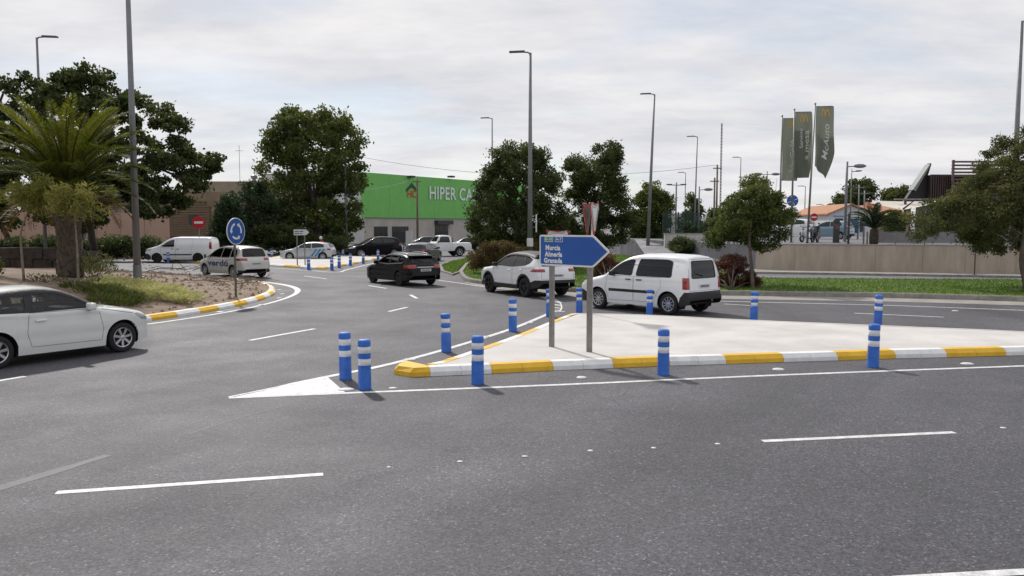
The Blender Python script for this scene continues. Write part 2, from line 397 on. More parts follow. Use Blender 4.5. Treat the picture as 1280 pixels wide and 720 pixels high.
# ---- roundabout with a planted mound
RC = Vector((-24.5, 28.5)); RR = 15.6
nst = 196
ring = [Vector((RC.x + RR * math.cos(2 * math.pi * i / nst), RC.y + RR * math.sin(2 * math.pi * i / nst))) for i in range(nst)]
rb = thing('roundabout_kerb', None, None); rb['kind'] = 'structure'
kerb(rb, ring, two_tone, closed=True)
def mound(x, y):
    r = math.hypot(x - RC.x, y - RC.y) / RR
    if r > 1: return 0.0
    return .12 + .98 * (1 - r * r) + (.05 * pnoise((x * .9, y * .9, 0)) + .025 * pnoise((x * 3, y * 3, 2))) * min(1, (1 - r) * 8)
mb = MB(); nr_, na_ = 44, 150
for i in range(nr_ + 1):
    r = (RR - .24) * i / nr_
    for j in range(na_):
        a = 2 * math.pi * j / na_; x, y = RC.x + r * math.cos(a), RC.y + r * math.sin(a); mb.v.append((x, y, mound(x, y)))
mb.f = [(i * na_ + j, i * na_ + (j + 1) % na_, (i + 1) * na_ + (j + 1) % na_, (i + 1) * na_ + j) for i in range(nr_) for j in range(na_)]
mb.build('roundabout_mound', 'dirt', smooth=True, kind='structure')
def Gm(px, py):
    z = 0
    for _ in range(30): p = G(px, py, z); z += .5 * (mound(p.x, p.y) - z)
    p.z = mound(p.x, p.y); return p

# ---- far splitter island (beyond the roundabout)
ffr = resample([G(206, 327), G(300, 330.5), G(405, 337), G(438, 331.5), G(474, 324)], .9)
fbk = resample([G(478, 321, .15), G(400, 318.5, .15), G(350, 319.5, .15), G(315, 325.5, .15), G(212, 324, .15)], 1.5)
fi = thing('far_splitter_island', None, None); fi['kind'] = 'structure'
inner = kerb(fi, ffr + fbk, two_tone, closed=True)
s_ = poly_sheet('island_paving', inner, .148, 'concrete_pale'); s_.parent = fi

# ---- planted verge on the far side of the road, with its concrete gutter and kerb
vf = smooth_path([G(574, 343), G(580, 351), G(601, 355.5), G(660, 360.5), G(725, 366), G(820, 367.5), G(900, 369.5), G(1100, 372.5), G(1280, 377.5), G(1420, 382)], 6)
vbk = smooth_path([G(1420, 356.5), G(1280, 354.5), G(1100, 353), G(945, 351), G(905, 341), G(850, 329), G(790, 322), G(720, 318), G(650, 316), G(607, 321), G(582, 332)], 5)
verge_poly = [Vector((p.x, p.y)) for p in vf + vbk]
vk = thing('verge_kerb', None, None); vk['kind'] = 'structure'
VK = [(0, -.02), (.02, .15), (.05, .19), (.20, .19), (.20, -.02)]
vloop = resample([p.to_3d() for p in verge_poly] + [verge_poly[0].to_3d()], 1.0)[:-1]
inner = kerb(vk, vloop, lambda i: 'kerb_grey', closed=True, prof=VK)
poly_sheet('verge', inner, .17, 'lawn_soil', kind='structure')
gut = [p for p in vf[8:]]
gm = MB()
for i, p in enumerate(gut):
    t = gut[min(i + 1, len(gut) - 1)] - gut[max(i - 1, 0)]; n = Vector((t.y, -t.x, 0)).normalized()
    w = .2 + 1.35 * min(1, max(0, (i - 2) / 14))
    gm.v += [(p.x, p.y, .012), (p.x + n.x * w, p.y + n.y * w, .006)]
gm.f = [(2 * i, 2 * i + 1, 2 * i + 3, 2 * i + 2) for i in range(len(gut) - 1)]
gm.build('gutter', 'concrete', kind='structure', fix=False)
# small outer grass wedge left of the verge nose
wedge = [G(551, 340), G(566, 344.5), G(576, 341), G(584, 331), G(604, 322), G(587, 322.5), G(560, 328.5), G(549, 333)]
wk = thing('wedge_kerb', None, None); wk['kind'] = 'structure'
inner = kerb(wk, [p for p in resample(wedge + [wedge[0]], 1.2)[:-1]], lambda i: 'kerb_grey', closed=True, flip=False, prof=[(0, -.02), (.01, .09), (.15, .1), (.15, -.02)])
poly_sheet('wedge_lawn', inner, .09, 'lawn_soil', kind='structure')

# ---- service street behind the verge, pavement, retaining wall, terrace
poly_sheet('service_street', [G(905, 352, 0), G(1440, 356, 0), G(1440, 344.5, 0), G(1280, 346.5), G(1100, 344), G(950, 341.5), G(880, 322), G(780, 314), G(640, 313), G(640, 316), G(790, 321), G(850, 328.5)], .004, 'asphalt_old', kind='structure')
W0, W1 = G(944, 339), G(1281, 345); wd = (W1 - W0).normalized(); WH = 1.58
pk = thing('pavement_kerb', None, None); pk['kind'] = 'structure'
ks = resample([G(938, 342.2), G(1100, 344.8), G(1280, 347.8), G(1480, 350)], 1.0)
kerb(pk, ks, lambda i: 'kerb_grey', prof=[(0, -.02), (.01, .12), (.15, .13), (.15, -.02)])
poly_sheet('pavement', [(p.x, p.y + .14) for p in ks] + [tuple(W1 + wd * 9)[:2], tuple(W0)[:2]], .125, 'concrete', kind='structure')
wn_ = Vector((-wd.y, wd.x, 0))                     # points away from camera
if wn_.y < 0: wn_ = -wn_
wl_ = thing('retaining_wall', 'low beige concrete retaining wall along the restaurant terrace', 'wall', W0)
widths = [2.2, 1.9, 2.4, 2.4, 2.1, 2.4, 1.4, 1.0, 1.1, 2.4, 2.4, 2.4]
s = 0.0
for i, w in enumerate(widths):
    a = wd * (s + .005); b = wd * (s + w - .005); off = random.uniform(-.008, .008)
    vs = [a + wn_ * off, b + wn_ * off, b + wn_ * .3, a + wn_ * .3]
    MB().add([(v.x, v.y, .1) for v in vs] + [(v.x, v.y, WH) for v in vs], [(0, 1, 5, 4), (1, 2, 6, 5), (2, 3, 7, 6), (3, 0, 4, 7), (4, 5, 6, 7), (3, 2, 1, 0)]).build('wall_panel', 'wall_concrete', wl_)
    s += w
wall_len = s
cop = [wn_ * -.03, wd * wall_len + wn_ * -.03, wd * wall_len + wn_ * .34, wn_ * .34]
MB().add([(v.x, v.y, WH + .002) for v in cop] + [(v.x, v.y, WH + .05) for v in cop], [(0, 1, 5, 4), (1, 2, 6, 5), (2, 3, 7, 6), (3, 0, 4, 7), (4, 5, 6, 7), (3, 2, 1, 0)]).build('coping', 'concrete', wl_)
MB().add([tuple(wd * (s_ - .015))[:2] + (.3,) for s_ in ()], []) if False else None
TZ = 1.56
ta = W0 + wn_ * .2; tb = W0 + wd * 40 + wn_ * .2
tp_ = [(ta.x, ta.y), (tb.x, tb.y), (120, 60), (120, 190), (14, 190), (10, 75), (12.2, 60)]
MB().prism(tp_, lambda p: (p[0], p[1], -.1), lambda p: (p[0], p[1], TZ)).build('terrace', 'asphalt_old', kind='structure')
# ramp from the street up to the terrace, left of the wall
rp = [G(880, 330), G(944, 339)]
r0, r1 = Vector((9.6, 56, .01)), Vector((W0.x, W0.y + .3, .01))
MB().add([r0, r1, (14.6, 60, TZ + .004), (10.5, 70, TZ + .004)], [(0, 1, 2, 3)]).build('ramp', 'asphalt_old', kind='structure', fix=False)

# ---- painted markings
MK = dict(kind='structure')
paint_strip('lane_dash', [G(70, 616), G(404, 593)], .105, **MK)
paint_strip('lane_dash', [G(953, 551.5), G(1193, 540.5)], .105, **MK)
paint_strip('lane_dash', [G(1120, 724), G(1330, 712)], .105, **MK)
paint_strip('lane_dash', [G(312, 425.5), G(393, 411)], .13, **MK)
paint_strip('lane_dash', [G(-60, 486), G(31, 470.5)], .13, **MK)
paint_strip('lane_dash', [G(486, 389.5), G(509, 384)], .13, **MK)
paint_strip('lane_dash', [G(513, 368.5), G(521, 373)], .14, **MK)
paint_strip('lane_dash', [G(461, 357), G(483, 360.5)], .14, **MK)
paint_strip('lane_dash', [G(1068, 391.5), G(1180, 396.5)], .11, **MK)
paint_strip('lane_dash', [G(905, 380), G(938, 382)], .11, **MK)
paint_strip('edge_line', smooth_path([G(286, 497.3), G(430, 491.5), G(700, 481), G(960, 469.5), G(1280, 457.5), G(1420, 453)], 6), .12, **MK)
paint_strip('edge_line', smooth_path([G(286, 496.6), G(410, 471), G(480, 457), G(560, 436), G(640, 411), G(683, 393.5), G(692, 390), G(706, 389.5)], 6), [.06] * 4 + [.15] * 39, z=.006, **MK)
tri = [G(290, 496.8), G(413, 473.5), G(398, 478), G(432, 491.2)]
poly_sheet('painted_triangle', [G(290, 497), G(350, 484), G(410, 472), G(432, 491)], .0045, 'road_paint', **MK)
for a, b in (((676, 371), (698, 377)), ((690, 375.5), (700.5, 378.5)), ((688, 380), (701, 382)), ((686, 384), (701, 385.3)), ((684, 387.5), (700, 388))):
    paint_strip('hatch_stripe', [G(*a), G(*b)], .17, z=.0035, **MK)
paint_strip('edge_line', smooth_path([G(676, 370.5), G(690, 373), G(699, 377.5), G(702, 384), G(700, 389)], 5), .05, z=.0055, **MK)
paint_strip('edge_line', smooth_path([G(548, 350.3), G(575, 354), G(602, 358), G(640, 362.5), G(720, 370.5), G(820, 374), G(900, 376.5), G(1100, 381.5), G(1280, 388), G(1420, 393)], 6), .12, **MK)
rl = []
for k in range(0, 90):
    a = math.radians(-75 + k * 1.9); q = RR + .55 + .35 * math.exp(-((k - 52) / 9) ** 2)
    rl.append(Vector((RC.x + q * math.cos(a), RC.y + q * math.sin(a), 0)))
paint_strip('edge_line', rl, [.13 + .14 * math.exp(-((k - 54) / 9) ** 2) for k in range(90)], **MK)
paint_strip('edge_line', smooth_path([G(330, 334.5), G(385, 338), G(421, 340.3), G(436, 336.5), G(473, 328), G(520, 320)], 5), .14, **MK)
paint_strip('edge_line', [G(380, 345), G(408, 348.5)], .12, **MK)
# ghosts of blasted-off lines
paint_strip('erased_line', smooth_path([G(-40, 622), G(60, 592), G(135, 569)], 5), [.17] * 7 + [.12] * 4, z=.002, m='old_paint', **MK)
paint_strip('erased_line', smooth_path([G(235, 543), G(300, 522), G(362, 506)], 5), .035, z=.002, m='old_paint', **MK)
paint_strip('erased_line', smooth_path([G(400, 347), G(520, 372), G(600, 379), G(668, 383)], 5), .05, z=.002, m='old_paint', **MK)
# raised white road studs
stud_spots = [(433, 487.5, .10), (491, 485.5, .06), (727, 472.5, .09), (973, 462.3, .10), (1209, 455.3, .10), (512, 450, .09), (607, 421.5, .09), (661, 404, .09),
              (275, 390.5, .10), (326, 381.5, .10), (349, 373, .09), (353, 368, .09), (349, 362.5, .09), (1194, 388.8, .08),
              (486, 584, .024), (575, 577, .03), (656, 570.5, .027), (738, 563.5, .033), (817, 560, .032), (897, 555, .032), (1254, 535, .035)]
stud_me = None
for px, py, r in stud_spots:
    if stud_me is None:
        stud_me = MB().lathe([(1, 0), (.93, .14), (.7, .26), (.35, .32), (.01, .33)], 12).build('road_stud', 'road_paint', smooth=True); o = stud_me
    else: o = stud_me.copy(); C.objects.link(o)
    o.location = G(px, py, .002); o.scale = (r * random.uniform(1.0, 1.5), r, r)
    tag(o, 'small white raised stud in the road between the lanes' if r < .056 else 'white raised stud beside the kerb of a traffic island', 'road stud', 'lane studs' if r < .056 else 'kerb studs')

# ------------------------------------------------------------ bollards
def bollard_proto(kind):
    t = thing('bollard', '', 'bollard')
    H = .80
    if kind == 0:
        prof = [(.105, 0), (.108, .01), (.105, .025), (.103, .395), (.097, .397), (.097, .503), (.103, .505), (.103, .59), (.097, .592), (.097, .698), (.103, .70), (.103, .77), (.098, .79), (.085, .80)]
        br = .1005
    else:
        prof = [(.106, 0), (.108, .01), (.106, .03), (.104, .37), (.096, .40), (.080, .415), (.080, .515), (.094, .525), (.103, .545), (.103, .58), (.094, .60), (.080, .61), (.080, .70), (.090, .71), (.106, .73), (.106, .79), (.10, .80), (.09, .803)]
        br = .0835
    smooth_by_angle(MB().lathe(prof, 24).build('post', 'blue_plastic', t), 40)
    for z0, z1 in (((.397, .503), (.592, .698)) if kind == 0 else ((.42, .512), (.612, .70))):
        smooth_by_angle(MB().lathe([(br - .003, z0), (br, z0 + .002), (br, z1 - .002), (br - .003, z1)], 24, cap=False).build('reflective_band', 'silver_band', t), 60)
    MB().lathe([(.09, .7975), (.088, .806), (.05, .812), (.008, .812)], 16).build('cap', 'blue_plastic', t)
    return t
protos = [None, None]
def bollard(px, py, kind, label, group, lean=None, s=1.0, z=0.0, loc=None):
    lean = lean or (random.uniform(-.025, .025), random.uniform(-.025, .025))
    if protos[kind] is None: protos[kind] = bollard_proto(kind); o = protos[kind]
    else: o = copy_tree(protos[kind])
    o.location = loc if loc is not None else G(px, py, z); o.rotation_euler = (lean[0], lean[1], random.uniform(0, 6)); o.scale = (s, s, s)
    tag(o, label, 'bollard', group)
B_TIP = 'straight blue bollard with two silver bands, one of the pair by the white painted triangle'
B_FR = 'straight blue bollard with silver bands along the yellow and white kerb below the arrow sign'
bollard(432, 474, 0, 'straight blue bollard beside the white triangle, next to the line on the roundabout side', 'pair of bollards at the island tip', (0, .01)); bollard(456, 486.5, 0, 'straight blue bollard beside the white triangle, next to the long line and a stud', 'pair of bollards at the island tip', (0, -.01))
for p, lb in (((597, 480), 'straight blue bollard before the white kerb stretch next to the yellow island nose'), ((829, 468.5), 'straight blue bollard before the painted kerb, first past the arrow sign posts'), ((1091, 459), 'straight blue bollard before a yellow kerb stretch, overlapping another bollard behind the island')): bollard(*p, 0, lb, 'bollards along the front kerb of the concrete island', (random.uniform(-.01, .01), random.uniform(-.01, .01)))
bollard(558, 440, 1, 'dented blue bollard with recessed silver bands beside the kerb on the roundabout side', 'bollards on the roundabout side', (.01, .02))
bollard(641, 414, 0, 'straight blue bollard on the roundabout side of the concrete island behind the white line', 'bollards on the roundabout side')
bollard(687, 396, 1, 'blue bollard partly hidden behind the left post of the blue arrow sign', 'bollards on the roundabout side')
B_BK = 'waisted blue bollard behind the concrete island in front of the white passenger van'
bollard(724, 391.5, 1, 'waisted blue bollard behind the arrow sign post between white SUV and white passenger van', 'bollards behind the concrete island', s=.95)
bollard(812, 394.5, 1, B_BK, 'bollards behind the concrete island', s=.95)
bollard(942, 401, 1, 'waisted blue bollard behind the concrete island in front of the tree with red shrub', 'bollards behind the concrete island', (0, .03))
bollard(1097, 406.5, 0, 'straight blue bollard behind the concrete island in front of the green verge', 'bollards behind the concrete island')
B_FAR = 'small blue and white bollard along the far island by the white arrow sign'
for px, py in ((386, 337.5), (415, 338), (424, 335), (438, 332.2), (454, 329.5), (472.5, 325.2)): bollard(px, py, 0, B_FAR, 'bollards on the front of the far island', s=1.0)
for px, py in ((387, 321.5), (429, 321.5), (462, 321), (489, 320), (502, 318), (506, 318), (339.5, 323)): bollard(px, py, 0, 'small blue and white bollard on the back edge of the far island', 'bollards on the back of the far island', s=.85)
for px, py in ((210.3, 328.5), (219.8, 324)): bollard(px, py, 0, 'small blue and white bollard in front of the white panel van', 'bollards by the white panel van', s=.95)
# ------------------------------------------------------------ vehicles
def pchip(xs, ys):
    xs = np.array(xs, float); ys = np.array(ys, float); h = np.diff(xs); d = np.diff(ys) / h; m = np.zeros_like(xs)
    for i in range(1, len(xs) - 1):
        if d[i - 1] * d[i] > 0:
            w1, w2 = 2 * h[i] + h[i - 1], h[i] + 2 * h[i - 1]; m[i] = (w1 + w2) / (w1 / d[i - 1] + w2 / d[i])
    m[0], m[-1] = d[0], d[-1]
    def f(x):
        x = np.clip(x, xs[0], xs[-1]); i = np.clip(np.searchsorted(xs, x) - 1, 0, len(h) - 1); t = (x - xs[i]) / h[i]
        return ((1 + 2 * t) * (1 - t) ** 2) * ys[i] + t * (1 - t) ** 2 * h[i] * m[i] + t * t * (3 - 2 * t) * ys[i + 1] + t * t * (t - 1) * h[i] * m[i + 1]
    return f
def in_poly(x, y, P):
    c = False; j = len(P) - 1
    for i in range(len(P)):
        if (P[i][1] > y) != (P[j][1] > y) and x < (P[j][0] - P[i][0]) * (y - P[i][1]) / (P[j][1] - P[i][1]) + P[i][0]: c = not c
        j = i
    return c
def round_poly(P, r=.05, n=3):
    out = []; k = len(P)
    for i in range(k):
        p = Vector(P[i]); a = Vector(P[i - 1]) - p; b = Vector(P[(i + 1) % k]) - p
        d = min(r, a.length * .4, b.length * .4); a = p + a.normalized() * d; b = p + b.normalized() * d
        for j in range(n + 1):
            t = j / n; out.append(tuple(a * (1 - t) ** 2 + p * 2 * t * (1 - t) + b * t * t))
    return out
def wheel_parts(root, x, y, r, w, spokes, alloy, side, dark=False):
    wh = bpy.data.objects.new('wheel', None); link(wh, root); wh.location = (x, y, r)
    sg = side
    prof = [(r * .66, -w / 2 + .01), (r * .80, -w / 2), (r * .93, -w / 2 + .004), (r * .985, -w / 2 + .03), (r, -w / 2 + .06), (r, w / 2 - .06), (r * .985, w / 2 - .03), (r * .93, w / 2 - .004), (r * .80, w / 2), (r * .66, w / 2 - .01)]
    MB().lathe(prof, 32, axis='y', cap=False).build('tyre', 'tyre', wh, smooth=True)
    rr = r * .67; yo = sg * (w / 2 - .012)
    mb = MB()
    ringp = [(rr, yo - sg * .08), (rr, yo), (rr * .97, yo + sg * .006), (rr * .90, yo), (rr * .88, yo - sg * .03)]
    mb.lathe(ringp, 32, axis='y', cap=False)
    mb.lathe([(rr * .20, yo - sg * .03), (rr * .20, yo - sg * .008), (rr * .12, yo), (.004, yo)], 12, axis='y')
    for k in range(spokes):
        a = 2 * math.pi * k / spokes + .2; ca, sa = math.cos(a), math.sin(a)
        w0, w1 = rr * .10, rr * (.13 if spokes < 8 else .075)
        P = []
        for rad, ww, yy in ((rr * .15, w0, yo - sg * .012), (rr * .92, w1, yo - sg * .004)):
            for q in (-1, 1):
                P.append((rad * ca - q * ww * sa, yy, rad * sa + q * ww * ca)); P.append((rad * ca - q * ww * .8 * sa, yy - sg * .03, rad * sa + q * ww * .8 * ca))
        mb.add(P, [(0, 2, 6, 4), (1, 5, 7, 3), (0, 4, 5, 1), (2, 3, 7, 6)])
    mb.build('rim', alloy, wh)
    MB().lathe([(rr * .96, yo - sg * .055), (.005, yo - sg * .05)], 24, axis='y', cap=False).build('brake_disc', 'seam', wh)
    return wh

def car(name, label, loc, heading, S, group=None):
    """x is measured from the nose back; local +X is forward, +Y is left"""
    root = thing(name, label, S.get('cat', 'car'), (loc[0], loc[1], loc[2] if len(loc) > 2 else .0), math.radians(heading), group)
    L, W = S['L'], S['W']; lod = S.get('lod', 1.0); paint = S['paint']
    top = pchip(*zip(*S['top'])); bot = pchip(*zip(*S['bot']))
    wid = pchip(*zip(*S.get('wid', [(0, .60), (.03, .70), (.12, .82), (.35, .93), (.8, .985), (1.4, 1), (L - 1.2, 1), (L - .5, .97), (L - .15, .90), (L - .03, .80), (L, .70)])))
    belt = pchip(*zip(*S['belt'])); tum = S.get('tum', .36); rt = S.get('rt', .13); crown = S.get('crown', .04)
    fx, rx, r, ra = S['fx'], S['rx'], S['r'], S['ra']
    xs = list(np.linspace(0, L, int(L / (.045 * lod)))) + [0.004, .012, .03, L - .004, L - .012, L - .03]
    tt = np.linspace(0, L, 1200); zt = top(tt); al = np.concatenate([[0], np.cumsum(np.hypot(np.diff(tt), np.diff(zt)))])
    xs += list(np.interp(np.linspace(0, al[-1], int(al[-1] / (.045 * lod))), al, tt))
    for c in (fx, rx):
        xs += [c + ra * math.cos(math.pi * k / 16) for k in range(17)] + [c - ra - .006, c + ra + .006]
    xs = np.array(sorted(x for x in xs if 0 <= x <= L)); keep = [0]
    for i in range(1, len(xs)):
        if xs[i] - xs[keep[-1]] > .0035: keep.append(i)
    xs = xs[keep]
    ns, nar, ntp = int(22 / lod), 6, 7
    rows = []
    for x in xs:
        z1 = float(top(x)); z0 = float(bot(x)); w = W / 2 * float(wid(x)); bl = float(belt(x))
        for c in (fx, rx):
            if abs(x - c) < ra: z0 = max(z0, r + math.sqrt(ra * ra - (x - c) ** 2))
        z0 = min(z0, z1 - .02)
        cr = min(crown, (z1 - z0) * .2); ze = z1 - cr; q = min(rt, .45 * (ze - z0))
        def yy(z):
            y = w * (1 - .045 * max(0, (.62 - z) / .42) ** 2 - .02 * max(0, (z - .66) / .4) ** 2)
            y += S.get('crease', .008) * (math.exp(-((z - bl + .05) / .035) ** 2) - .8 * math.exp(-((z - .50) / .07) ** 2))
            if z > bl: y -= tum * (z - bl) + .25 * (z - bl) ** 2
            return y
        col = []
        for k in range(ns + 1):
            z = z0 + (ze - q - z0) * k / ns; col.append((yy(z), z))
        ys = col[-1][0]; qy = min(q * 1.25, ys * .6)
        for k in range(1, nar + 1):
            a = math.pi / 2 * k / nar; col.append((ys - qy * (1 - math.cos(a)), ze - q + q * math.sin(a)))
        ye = col[-1][0]
        for k in range(1, ntp + 1):
            y = ye * (1 - k / ntp); col.append((y, ze + cr * (1 - (y / max(ye, 1e-4)) ** 2)))
        rows.append(col)
    nc = len(rows[0]); bm = bmesh.new(); G_ = []
    for x, col in zip(xs, rows):
        X = L / 2 - x
        left = [bm.verts.new((X, y, z)) for y, z in col]
        right = [bm.verts.new((X, -y, z)) for y, z in col[:-1]]
        G_.append(left + right[::-1])
    for a, b in zip(G_, G_[1:]):
        for k in range(len(a) - 1): bm.faces.new((a[k], a[k + 1], b[k + 1], b[k]))
    bm.faces.new(G_[0]); bm.faces.new(G_[-1][::-1])
    bmesh.ops.recalc_face_normals(bm, faces=bm.faces); bm.normal_update()
    if sum(f.normal.z for f in bm.faces if f.calc_center_median().z > S['H'] * .8) < 0: bmesh.ops.reverse_faces(bm, faces=bm.faces)
    bvh = BVHTree.FromBMesh(bm)
    def hit(axis, u, v):
        """axis L/R: u=x from nose, v=z ; axis B (rear) / F (front): u=y, v=z -> point, normal"""
        if axis in 'LR':
            s = 1 if axis == 'L' else -1; o, d = Vector((L / 2 - u, s * 3, v)), Vector((0, -s, 0))
        elif axis == 'B': o, d = Vector((-L, u, v)), Vector((1, 0, 0))
        else: o, d = Vector((L, u, v)), Vector((-1, 0, 0))
        p, n, i, _ = bvh.ray_cast(o, d)
        if p is None: p, n, i, _ = bvh.find_nearest(o + d * (2.2 if axis in 'LR' else L * .5))
        if n.dot(d) > 0: n = -n
        return p, n
    def zone(axis, P, nlim=.12, ymin=None):
        """cut the body along polygon P and return the faces inside"""
        P = [tuple(p) for p in P]; us = [p[0] for p in P]; v_ = [p[1] for p in P]; u0, u1, v0, v1 = min(us), max(us), min(v_), max(v_)
        def cand(f, pad):
            c = f.calc_center_median(); n = f.normal
            if axis in 'LR':
                sy = 1 if axis == 'L' else -1
                if ymin is not None:
                    if c.y * sy < ymin - pad * 3: return None
                elif c.y * sy < 0 or n.y * sy < .14: return None
            if axis == 'B' and n.x > -nlim: return None
            if axis == 'F' and n.x < nlim: return None
            u = L / 2 - c.x if axis in 'LRA' else c.y
            if u < u0 - pad or u > u1 + pad or c.z < v0 - pad or c.z > v1 + pad: return None
            return u, c.z
        for i in range(len(P)):
            a, b = P[i], P[(i + 1) % len(P)]
            fs = [f for f in bm.faces if cand(f, .09)]
            if axis in 'LRA': co = Vector((L / 2 - a[0], 0, a[1])); tv = Vector((-(b[0] - a[0]), 0, b[1] - a[1])); no = tv.cross(Vector((0, 1, 0)))
            else: co = Vector((0, a[0], a[1])); tv = Vector((0, b[0] - a[0], b[1] - a[1])); no = tv.cross(Vector((1, 0, 0)))
            if no.length < 1e-6: continue
            geom = fs + list({e for f in fs for e in f.edges}) + list({v for f in fs for v in f.verts})
            bmesh.ops.bisect_plane(bm, geom=geom, dist=1e-4, plane_co=co, plane_no=no.normalized())
        if ymin is not None:
            fs = [f for f in bm.faces if cand(f, .09)]
            bmesh.ops.bisect_plane(bm, geom=fs + list({e for f in fs for e in f.edges}) + list({v for f in fs for v in f.verts}), dist=1e-4, plane_co=Vector((0, ymin * (1 if axis == 'L' else -1), 0)), plane_no=Vector((0, 1, 0)))
        out = []
        for f in bm.faces:
            c = cand(f, 0)
            if c and in_poly(c[0], c[1], P): out.append(f)
        return out
    def split(faces, nm, m, parent, push=0.0):
        if not faces: return None
        mp_ = {}; vs = []; fs = []
        for f in faces:
            idx = []
            for v in f.verts:
                if v not in mp_: mp_[v] = len(vs); vs.append(v.co + v.normal * push)
                idx.append(mp_[v])
            fs.append(idx)
        o = MB().add(vs, fs).build(nm, m, parent, smooth=True, fix=False)
        bmesh.ops.delete(bm, geom=faces, context='FACES'); bm.normal_update()
        return o
    def ribbon(axis, P, w, nm, m, parent, closed=True, off=.004):
        pts = resample([(p[0], p[1], 0) for p in P] + ([(P[0][0], P[0][1], 0)] if closed else []), .07); vs = []; fs = []; k = len(pts)
        for i, p in enumerate(pts):
            a = pts[i - 1] if i > 0 else (pts[-2] if closed else pts[0]); b = pts[i + 1] if i < k - 1 else (pts[1] if closed else pts[-1])
            t = (b - a).normalized(); n = Vector((-t.y, t.x, 0)) * w / 2
            for q in (p + n, p - n):
                h, nn = hit(axis, q.x, q.y); vs.append(h + nn * off)
        fs = [(2 * i, 2 * i + 1, 2 * i + 3, 2 * i + 2) for i in range(k - 1)]
        return MB().add(vs, fs).build(nm, m, parent, fix=False)
    gl = S.get('glass', 'glass_far'); sides = S.get('sides', 'LR'); see = gl != 'glass_far'
    # windows first: the glass is the body surface itself inside the outline
    for P in S['win']:
        for ax in sides:
            Q = round_poly(P, S.get('wr', .05)); g = split(zone(ax, Q), 'window', gl, root, -.004)
            if g: ribbon(ax, Q, .028, 'window_seal', 'black_plastic', g)
    for ax, key, nm in (('B', 'rear_glass', 'rear_window'), ('F', 'front_glass', 'windshield')):
        if key in S:
            Q = round_poly(S[key], .07); g = split(zone(ax, Q), nm, gl if nm == 'rear_window' else S.get('wsgl', gl), root, -.004)
            if g: ribbon(ax, Q, .03, 'window_seal', 'black_plastic', g)
    for nm, m, ax, P, *ym in S.get('zones', []):
        for a in (sides if ax == 'S' else ax):
            split(zone(a, P, ymin=ym[0] if ym else None), nm, m, root, .002)
    for P, hx in S.get('doors', []):
        for ax in sides:
            d = split(zone(ax, P), 'door', paint, root)
            if d:
                ribbon(ax, P, S.get('seam', .007), 'door_seam', 'seam', d, off=.002)
                if hx:
                    p, n = hit(ax, *hx); s = 1 if ax == 'L' else -1
                    MB().cbox((p.x, p.y + s * .022, p.z), (.20, .03, .035)).build('door_handle', S.get('handle', paint), d, bevel=.01, smooth=True)
    for ax, P, cl in S.get('seams', []):
        for a in (sides if ax == 'S' else ax): ribbon(a, P, .009, 'panel_seam', 'seam', root, closed=cl, off=.002)
    for nm, m, ax, P, w in S.get('strips', []):
        for a in (sides if ax == 'S' else ax): ribbon(a, P, w, nm, m, root, closed=False, off=.012)
    body = bpy.data.meshes.new('body'); bm.to_mesh(body)
    body.polygons.foreach_set('use_smooth', [True] * len(body.polygons)); body.materials.append(M[paint])
    link(bpy.data.objects.new('body', body), root)
    if see:
        vs = [tuple(v.co - v.normal * .02) for v in bm.verts]; bm.verts.index_update()
        MB().add(vs, [tuple(v.index for v in f.verts)[::-1] for f in bm.faces]).build('interior_lining', 'interior', root, fix=False, smooth=True)
    bm.free()
    # underbody and wheel wells
    zb = S.get('under', .24)
    mb = MB(); mb.box(L / 2 - fx + ra, L / 2 - .25, -W / 2 * .8, W / 2 * .8, zb - .02, zb + .03); mb.box(L / 2 - rx + ra, L / 2 - fx - ra, -W / 2 * .9, W / 2 * .9, zb - .02, zb + .03); mb.box(-L / 2 + .2, L / 2 - rx - ra, -W / 2 * .8, W / 2 * .8, zb + .03, zb + .08)
    for c in (fx, rx): mb.box(L / 2 - c - ra, L / 2 - c + ra, -W / 2 + .32, W / 2 - .32, zb, r + ra - .05)
    mb.build('underbody', 'interior', root)
    for c in (fx, rx):
        for s in (1, -1):
            if (s == 1 and 'L' not in sides) or (s == -1 and 'R' not in sides):
                pass
            n = 18; vs = []; fs = []
            for k in range(n + 1):
                a = math.pi * (-.12 + 1.24 * k / n); X, Z = L / 2 - c + (ra + .004) * math.cos(a), r + (ra + .004) * math.sin(a)
                yo = W / 2 * .955 * float(wid(min(max(c - (X - (L / 2 - c)), 0), L)))
                vs += [(X, s * (yo - .012), Z), (X, s * (W / 2 - .38), Z)]
            fs = [(2 * k, 2 * k + 1, 2 * k + 3, 2 * k + 2) for k in range(n)]
            MB().add(vs, fs).build('wheel_well', 'interior', root, fix=False)
            wheel_parts(root, L / 2 - c, s * (W / 2 - S.get('tw', .21) / 2 - .025), r, S.get('tw', .21), S.get('spokes', 7), S.get('alloy', 'alloy'), s)
            if 'flare' in S:
                P = [(c + (ra + .035) * math.cos(math.pi * k / 14), r + (ra + .035) * math.sin(math.pi * k / 14)) for k in range(15)]
                ribbon('L' if s > 0 else 'R', P, .075, 'arch_trim', S['flare'], root, closed=False, off=.012)
    if see:
        # seats, dashboard, steering wheel
        sz = S.get('seat_z', .30); sx0 = S.get('seat_x', 2.0)
        for rx_, rows_ in ((sx0, (-.38, .38)), (sx0 + .85, (-.42, 0, .42))):
            for y in rows_:
                if rx_ + .75 > L - .35: continue
                mb = MB(); X = L / 2 - rx_
                mb.cbox((X, y, sz + .17), (.5, .46 if len(rows_) == 2 else .4, .16))
                T = Matrix.Translation((X - .26, y, sz + .2)) @ Matrix.Rotation(math.radians(-14), 4, 'Y')
                mb.box(-.07, .07, -.22, .22, 0, .56, T); mb.box(-.05, .05, -.12, .12, .60, .80, T)
                mb.build('seat', 'seat', root, bevel=.035, smooth=True)
